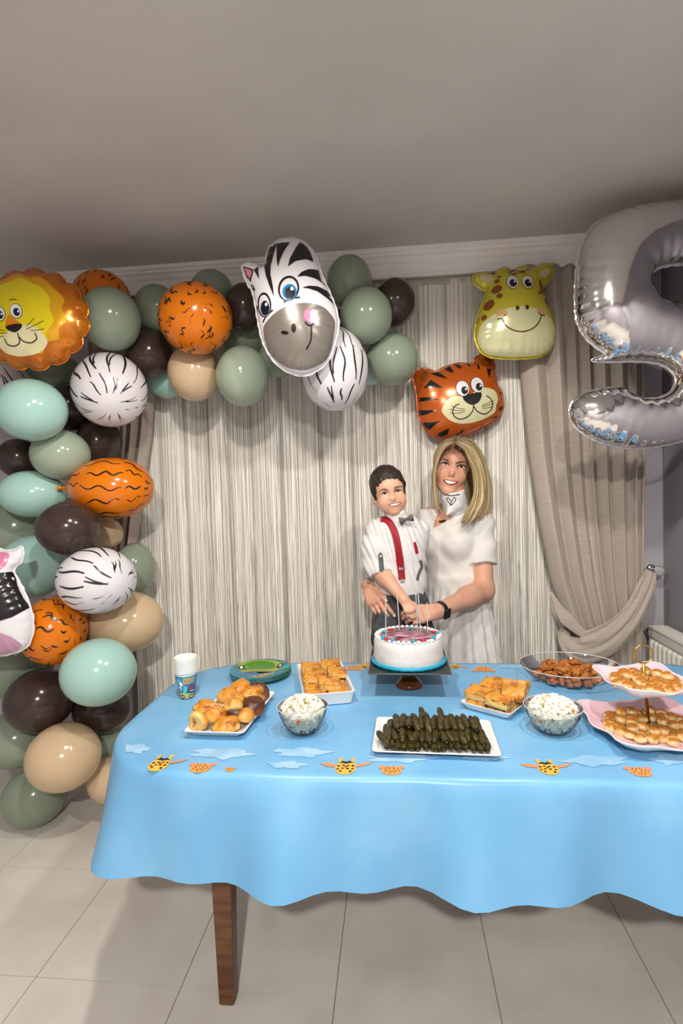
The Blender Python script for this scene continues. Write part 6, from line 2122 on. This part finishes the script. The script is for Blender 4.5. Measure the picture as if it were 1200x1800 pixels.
# skull cap of hair beneath the locks
def w_cap(p):
    q = WH.loc(p)
    d = elp(q, (0, -.092, .038), (.081, .104, .097))
    face = elp(q, (.0, .03, -.050), (.066, .09, .118))
    return smax(d, -face, .006) * WH.s
lo, hi = bounds([WH.wor((x, y, z)) for x in (-.1, .1) for y in (-.21, .06) for z in (-.09, .15)], .01)
def w_cap2(p): return smax(w_cap(p), (WH.loc(p)[:, 2] * -1 - .06) * WH.s, .004)
V, Fc = polygonise(w_cap2, lo, hi, .0045)
mk('hair_cap', V, Fc, mat('blonde_hair_roots', (142, 116, 76), .5, rgb2=(166, 140, 92), nscale=60, stretch=(1, 1, .15)), woman)
# --- smart watch and bracelet (worn things, lifted off separately)
wa = unit(wrL - elL)
wp = wrL - wa * .012
A = frame(wa, BACK)
M_wb = mat('watch_black', (20, 20, 22), .35); M_ws = mat('watch_glass', (10, 10, 14), .06)
wt_ = thing('smart_watch', 'black smart watch on the wrist of the woman', 'watch', wp)
ring = [wp + (A[:, 0] * math.cos(a) + A[:, 1] * math.sin(a)) * .0325 for a in np.linspace(0, 2 * math.pi, 32, endpoint=False)]
V, Fc = [], []
for q in ring:
    o_ = unit(q - wp)
    V += [q - wa * .011, q + o_ * .0025 - wa * .010, q + o_ * .0025 + wa * .010, q + wa * .011]
n_ = 32
Fc = [(i * 4 + k, i * 4 + (k + 1) % 4, ((i + 1) % n_) * 4 + (k + 1) % 4, ((i + 1) % n_) * 4 + k) for i in range(n_) for k in range(4)]
mk('strap', V, Fc, M_wb, wt_)
fc = unit(BACK * .85 + UP * -.30)
fc = unit(fc - wa * (fc @ wa))
cc_ = wp + fc * .0365
sd = np.cross(wa, fc)
V, Fc = box(-.017, .017, -.020, .020, -.006, .005)
bevel(mk('case', V @ np.stack([wa, sd, fc], 1).T + cc_, Fc, M_wb, wt_, smooth=False), .004, 3)
V, Fc = box(-.0135, .0135, -.0165, .0165, .0050, .0056)
mk('screen', V @ np.stack([wa, sd, fc], 1).T + cc_, Fc, M_ws, wt_, smooth=False)
wb = unit(elR - wrR)
bp_ = wrR + wb * .012
A = frame(wb, BACK)
br = thing('bracelet', 'thin silver bracelet with round charm on the other wrist of the woman', 'bracelet', bp_)
mk('band', *tube([bp_ + (A[:, 0] * math.cos(a) + A[:, 1] * math.sin(a)) * .0282 for a in np.linspace(0, 2 * math.pi, 30, endpoint=False)], .0022, 6, closed=True), M_chrome, br)
V, Fc = icosphere(2)
mk('charm', V * .0075 + P(647, 1022, 2.205), Fc, M_chrome, br)

# ================================================================== the boy
BHd = Head(687.3, 865, 2.15, -12, 4, -2, .80, 1.06, 1.)
bneck0, bneck1 = P(698, 924, 2.22), P(694, 893, 2.20)
bch, bwa, bhip = P(700, 955, 2.235), P(704, 1022, 2.235), P(704, 1062, 2.235)
bsR, beR, bwR = P(664, 935, 2.225), P(660, 996, 2.20), P(709, 1053, 2.085)
bsL, beL, bwL = P(733, 936, 2.255), P(731, 994, 2.39), P(748, 986, 2.57)
BHand = handprims(bwR, P(722, 1075, 2.06) - bwR, BACK * .7 + UP * .6, RIGHT * .7 + UP * .8, .60, (.5, .8, .5), .3, .03)
def b_torso(p):
    d = ecap(p, bch + (0, 0, .02), bch - (0, 0, .04), .092, .092, BACK, .78)
    d = smin(d, ecap(p, bch - (0, 0, .04), bwa, .090, .084, BACK, .82), .04)
    d = smin(d, ecap(p, bwa, bhip, .084, .090, BACK, .85), .04)
    return smin(d, cap(p, bsR, bsL, .040, .040), .04)
def b_neck(p): return cap(p, bneck0, bneck1, .037, .035)
def b_armR(p):
    d = smin(cap(p, bsR, beR, .040, .036), cap(p, beR, beR + (bwR - beR) * .4, .033, .031), .02)
    return smin(d, cap(p, beR + (bwR - beR) * .3, bwR, .031, .021), .02)
def b_armL(p): return smin(cap(p, bsL, beL, .034, .029), cap(p, beL, bwL, .028, .020), .02)
bk = [(P(686, 1062, 2.23), P(678, 1118, 2.165), P(684, 1245, 2.24)), (P(722, 1062, 2.23), P(738, 1118, 2.16), P(728, 1245, 2.235))]
def b_legs(p, g=0., foot=True):
    d = None
    for h_, k_, a_ in bk:
        v = smin(cap(p, h_, k_, .062 + g, .048 + g), cap(p, k_, a_, .046 + g, .030 + g * 1.4), .02)
        if foot: v = smin(v, cap(p, a_, a_ + np.array([0, -.04, -.04]), .028, .024), .015)
        d = v if d is None else smin(d, v, .015)
    return d
boy = thing('person', 'dark-haired boy in white shirt and red braces held on the arm of the woman', 'person', (bwa[0], bwa[1], P(684, 1262, 2.24)[2]))
def b_face(p): return smin(BHd.f(p), b_neck(p), .012)
mb = MB()
lo, hi = bounds([BHd.wor((x, y, z)) for x in (-.1, .1) for y in (-.2, .05) for z in (-.14, .14)] + [bneck0], .015)
mb.add(*polygonise(b_face, lo, hi, .0030))
def b_arm(p): return smin(b_armR(p), handf(p, BHand), .010)
lo, hi = bounds([bsR, beR, bwR] + [q[1] for q in BHand[1]] + [q[1] for q in BHand[2]], .045)
mb.add(*polygonise(b_arm, lo, hi, .0036))
def b_body(p):
    return smin(smin(smin(b_torso(p), b_neck(p), .02), b_armL(p), .02), b_legs(p), .02)
lo, hi = bounds([bsR, bsL, bwL, bch, bneck1] + [x for q in bk for x in q], .11)
mb.add(*polygonise(b_body, lo, hi, .010))
mb.build('body', M_skinb, boy)
nails(BHand, boy)
bd0, bd1 = 1.98, 2.24
bx_ = lambda pts: [(630 + x / 10, 810 + y / 10) for x, y in pts]
bdec = lambda name, poly, m, par=boy, lift=.0008, st=1.3: pdecal(name, bx_(poly), b_face, m, bd0, bd1, par, lift, st)
for pts, ic in (([(405, 588), (430, 567), (465, 560), (500, 562), (478, 581), (440, 593)], (458, 573)), ([(636, 545), (660, 525), (700, 517), (748, 517), (728, 534), (688, 547)], (696, 528))):
    e = bdec('eye', cspline(pts, 3), M_eyew)
    bdec('iris', ell(ic[0], ic[1], 22, 21, n=12), M_iris, e, .0013, 1.0)
    bdec('pupil', ell(ic[0], ic[1], 11, 11, n=8), M_pup, e, .0018, 1.0)
plin('lashes', bx_([(395, 592), (425, 564), (465, 555), (506, 562)]), [1.0, 1.8, 2.0, 1.0], b_face, M_lash, bd0, bd1, boy, .0020)
plin('lashes', bx_([(628, 548), (655, 521), (700, 511), (758, 516)]), [1.0, 2.0, 1.8, 1.0], b_face, M_lash, bd0, bd1, boy, .0020)
plin('eyebrow', bx_([(352, 548), (400, 515), (450, 500), (500, 512)]), [1.0, 2.4, 2.6, 1.8], b_face, M_browb, bd0, bd1, boy, .001)
plin('eyebrow', bx_([(620, 482), (670, 462), (730, 450), (792, 452)]), [1.8, 2.6, 2.4, 1.0], b_face, M_browb, bd0, bd1, boy, .001)
lip = bdec('lips', cspline([(518, 776), (570, 748), (640, 735), (700, 728), (745, 732), (728, 775), (660, 802), (590, 812), (545, 800)], 3), M_lipb, boy, .001)
bdec('mouth_gap', cspline([(530, 778), (580, 756), (640, 746), (700, 738), (738, 740), (715, 768), (655, 790), (595, 800), (552, 792)], 3), M_mouth, lip, .0015, 1.0)
bdec('teeth', cspline([(545, 780), (590, 762), (645, 752), (700, 745), (725, 748), (705, 764), (650, 782), (600, 790), (562, 788)], 3), M_teeth, lip, .0022, 1.0)
for x, y in ((548, 690), (630, 672)):
    bdec('nostril', ell(x, y, 13, 7, -12, 8), mat('nostril', (120, 66, 54), .6), boy, .0007, 1.0)
# hair: short dark cap with a side-swept fringe
def b_hair(p):
    q = BHd.loc(p)
    d = elp(q, (0, -.088, .042), (.091, .110, .103))
    d = smax(d, -elp(q, (-.002, .035, -.040), (.073, .095, .108)), .008)
    d = smax(d, (-q[:, 2] - .058 - .4 * (q[:, 1] + .06)), .01)
    d = smin(d, cap(np.column_stack([np.abs(q[:, 0]), q[:, 1], q[:, 2]]), (.080, -.060, .03), (.078, -.068, -.022), .012, .004), .01)
    w_ = .0022 * np.sin(q[:, 0] * 190 + 60 * q[:, 1]) * np.sin(q[:, 2] * 60 + q[:, 0] * 90 + 1)
    return (d + w_) * BHd.s
lo, hi = bounds([BHd.wor((x, y, z)) for x in (-.11, .11) for y in (-.22, .06) for z in (-.12, .16)], .01)
M_bhair = mat('dark_brown_hair', (50, 38, 28), .5, rgb2=(34, 26, 20), nscale=90, stretch=(1, 1, .3), bump=.5, bscale=160)
mk('hair', *polygonise(b_hair, lo, hi, .0034), M_bhair, boy)
for l in ([(688, 836), (691, 839), (694, 841), (697, 842)], [(692, 834), (695, 838), (698, 840)], [(700, 834), (703, 838), (705, 841)], [(684, 836), (686, 839), (687, 842)]):
    plin('fringe_wisp', l, [3.0, 1.6, .5], b_face, M_bhair, bd0, bd1, boy, .004)
# shirt
M_shirt = mat('white_shirt', (212, 210, 208), .8, rgb2=(206, 204, 202), nscale=12, bump=.2, bscale=45)
cuffp = beR + (bwR - beR) * .22
def b_shirt(p):
    d = b_torso(p) - .012
    d = smax(d, (bwa[2] - .045) - p[:, 2], .006)
    ax = unit(cuffp - beR)
    s1 = smin(cap(p, bsR, (bsR + beR) / 2 - RIGHT * .006, .047, .060), cap(p, (bsR + beR) / 2 - RIGHT * .006, beR, .060, .050), .02)
    s1 = smin(s1, cap(p, beR, cuffp, .049, .044), .02)
    s1 = smax(s1, (p - cuffp) @ unit(np.array([0, 0, -1.]) * .7 + ax * .7), .004)
    d = smin(d, s1, .015)
    s2 = smin(cap(p, bsL, beL, .042, .036), cap(p, beL, bwL, .036, .027), .02)
    d = smin(d, s2, .015)
    w_ = .0042 * np.sin(p[:, 2] * 95 + 40 * np.sin(p[:, 0] * 9)) * np.sin(p[:, 0] * 34 + p[:, 2] * 20)
    d = d + w_
    return smax(d, -cap(p, bneck0 - (0, 0, .0), bneck1 + (0, 0, .05), .041, .052), .004)
lo, hi = bounds([bsR - RIGHT * .04, bsL, bwL, cuffp, bwa - (0, 0, .03), bch + BACK * .1], .06)
shirt = mk('shirt', *polygonise(b_shirt, lo, hi, .0052), M_shirt, boy)
# collar wings
def b_collar(p):
    d = cap(p, P(699, 917, 2.215), P(696, 904, 2.205), .053, .044)
    d = np.maximum(d, -cap(p, P(699, 925, 2.215), P(694, 885, 2.20), .041, .037))
    return smax(d, (p - P(700, 905, 2.14)) @ unit(np.array([0, 0, 1.]) + BACK * .55), .004)
lo, hi = bounds([P(668, 890, 2.13), P(730, 935, 2.3)], .01)
mk('collar', *polygonise(b_collar, lo, hi, .0030), M_shirt, shirt)
def b_front(p): return np.minimum(b_shirt(p), b_collar(p))
M_red = mat('red_braces', (146, 16, 34), .6, bump=.1, bscale=200)
bpx = lambda name, poly, m, par, lift=.0016: pdecal(name, poly, b_front, m, 1.95, 2.4, par, lift, 2.2)
def slab(o, th):
    md = o.modifiers.new('solid', 'SOLIDIFY'); md.thickness = th; md.offset = 1
    return o
slab(plin('brace', [(668, 913), (677, 913), (686, 921), (694, 938), (699, 960), (702.5, 985), (705, 1006), (706, 1019)], [9, 11, 12, 12.5, 12.5, 12.5, 12.5, 12], b_front, M_red, 1.95, 2.4, boy, .0022), .002)
slab(plin('brace', [(728, 953), (730.5, 962), (733, 973)], [4, 5, 5], b_front, M_red, 1.95, 2.4, boy, .0022), .002)
bpx('brace_clip', [(700.5, 998), (711, 997), (711.3, 1001), (700.8, 1002)], M_chrome, boy, .006)
bpx('brace_clip', [(703, 1018.5), (711, 1018), (711, 1023), (703, 1023.5)], M_chrome, boy, .005)
M_greyf = mat('grey_fabric', (86, 90, 96), .8)
tab = slab(bpx('sleeve_tab', [(664.5, 975), (668, 970.5), (672, 975), (676, 1008), (667, 1009.5)], M_greyf, boy, .002), .0015)
bpx('button', ell(668.6, 977.5, 1.9, 1.9, n=10), M_teeth, tab, .005)
plin('placket', [(716, 926), (722, 945), (726, 975), (728, 1015)], 1.2, b_front, mat('shirt_seam', (206, 204, 202), .8), 1.95, 2.4, shirt, .0014)
plin('checked_trim', [(738, 985), (741, 996), (736, 1008), (733, 1020)], 5, b_front, M_greyf, 1.95, 2.4, shirt, .0016)
# bow tie
M_bow = mat('bow_tie', (108, 86, 86), .6, rgb2=(72, 58, 60), nscale=120)
bc = P(714, 913, 2.145)
bow = thing('bow_tie', 'small brown-grey bow tie at the collar of the boy', 'bow tie', bc)
for s_ in (-1, 1):
    ax = unit(RIGHT * s_ + UP * .28 * s_)
    n2 = np.cross(BACK, ax)
    V, Fc = [], []
    for i, (t, w_, th_) in enumerate(((0, .004, .005), (.008, .008, .007), (.018, .013, .007), (.026, .015, .005), (.029, .014, .002))):
        for k in range(10):
            a = 2 * math.pi * k / 10
            V.append(bc + ax * t + n2 * w_ * math.cos(a) + BACK * th_ * math.sin(a) * (1 + .25 * math.cos(3 * a)))
    for i in range(4):
        for k in range(10):
            Fc.append((i * 10 + k, i * 10 + (k + 1) % 10, i * 10 + 10 + (k + 1) % 10, i * 10 + 10 + k))
    Fc += [tuple(range(10)), tuple(range(40, 50))[::-1]]
    mk('wing', V, Fc, M_bow, bow)
V, Fc = icosphere(2)
mk('knot', V * (.0055, .006, .0065) + bc + BACK * .004, Fc, M_bow, bow)
# trousers and shoes
M_trs = mat('dark_grey_trousers', (70, 72, 76), .85, rgb2=(54, 56, 60), nscale=40, bump=.15, bscale=120)
def b_trs(p):
    d = ecap(p, bwa + (0, 0, .0), bhip, .094, .100, BACK, .86)
    d = smax(d, p[:, 2] - (bwa[2] - .002), .004)
    d = smin(d, b_legs(p, .010, False), .03)
    d = d + .002 * np.sin(p[:, 2] * 80 + 30 * p[:, 0])
    return smax(d, (bk[0][2][2] + .03) - p[:, 2], .004)
lo, hi = bounds([bwa, bhip] + [x for q in bk for x in q], .11)
trs = mk('trousers', *polygonise(b_trs, lo, hi, .0058), M_trs, boy)
plin('waistband', [(668, 1030), (690, 1028), (712, 1026), (734, 1024)], 8, b_trs, M_trs, 1.95, 2.4, trs, .003)
M_shoe = mat('black_shoe', (30, 28, 28), .35)
for h_, k_, a_ in bk:
    f_ = lambda p: smax(smin(cap(p, a_ + (0, 0, .01), a_ + (0, .0, -.03), .036, .034), cap(p, a_ + np.array([0, .01, -.04]), a_ + np.array([0, -.065, -.05]), .032, .026), .02), (a_[2] - .068) - p[:, 2], .003)
    lo, hi = bounds([a_ + (0, .05, .05), a_ - (0, .1, .1)], .04)
    mk('shoe', *polygonise(f_, lo, hi, .006), M_shoe, boy)
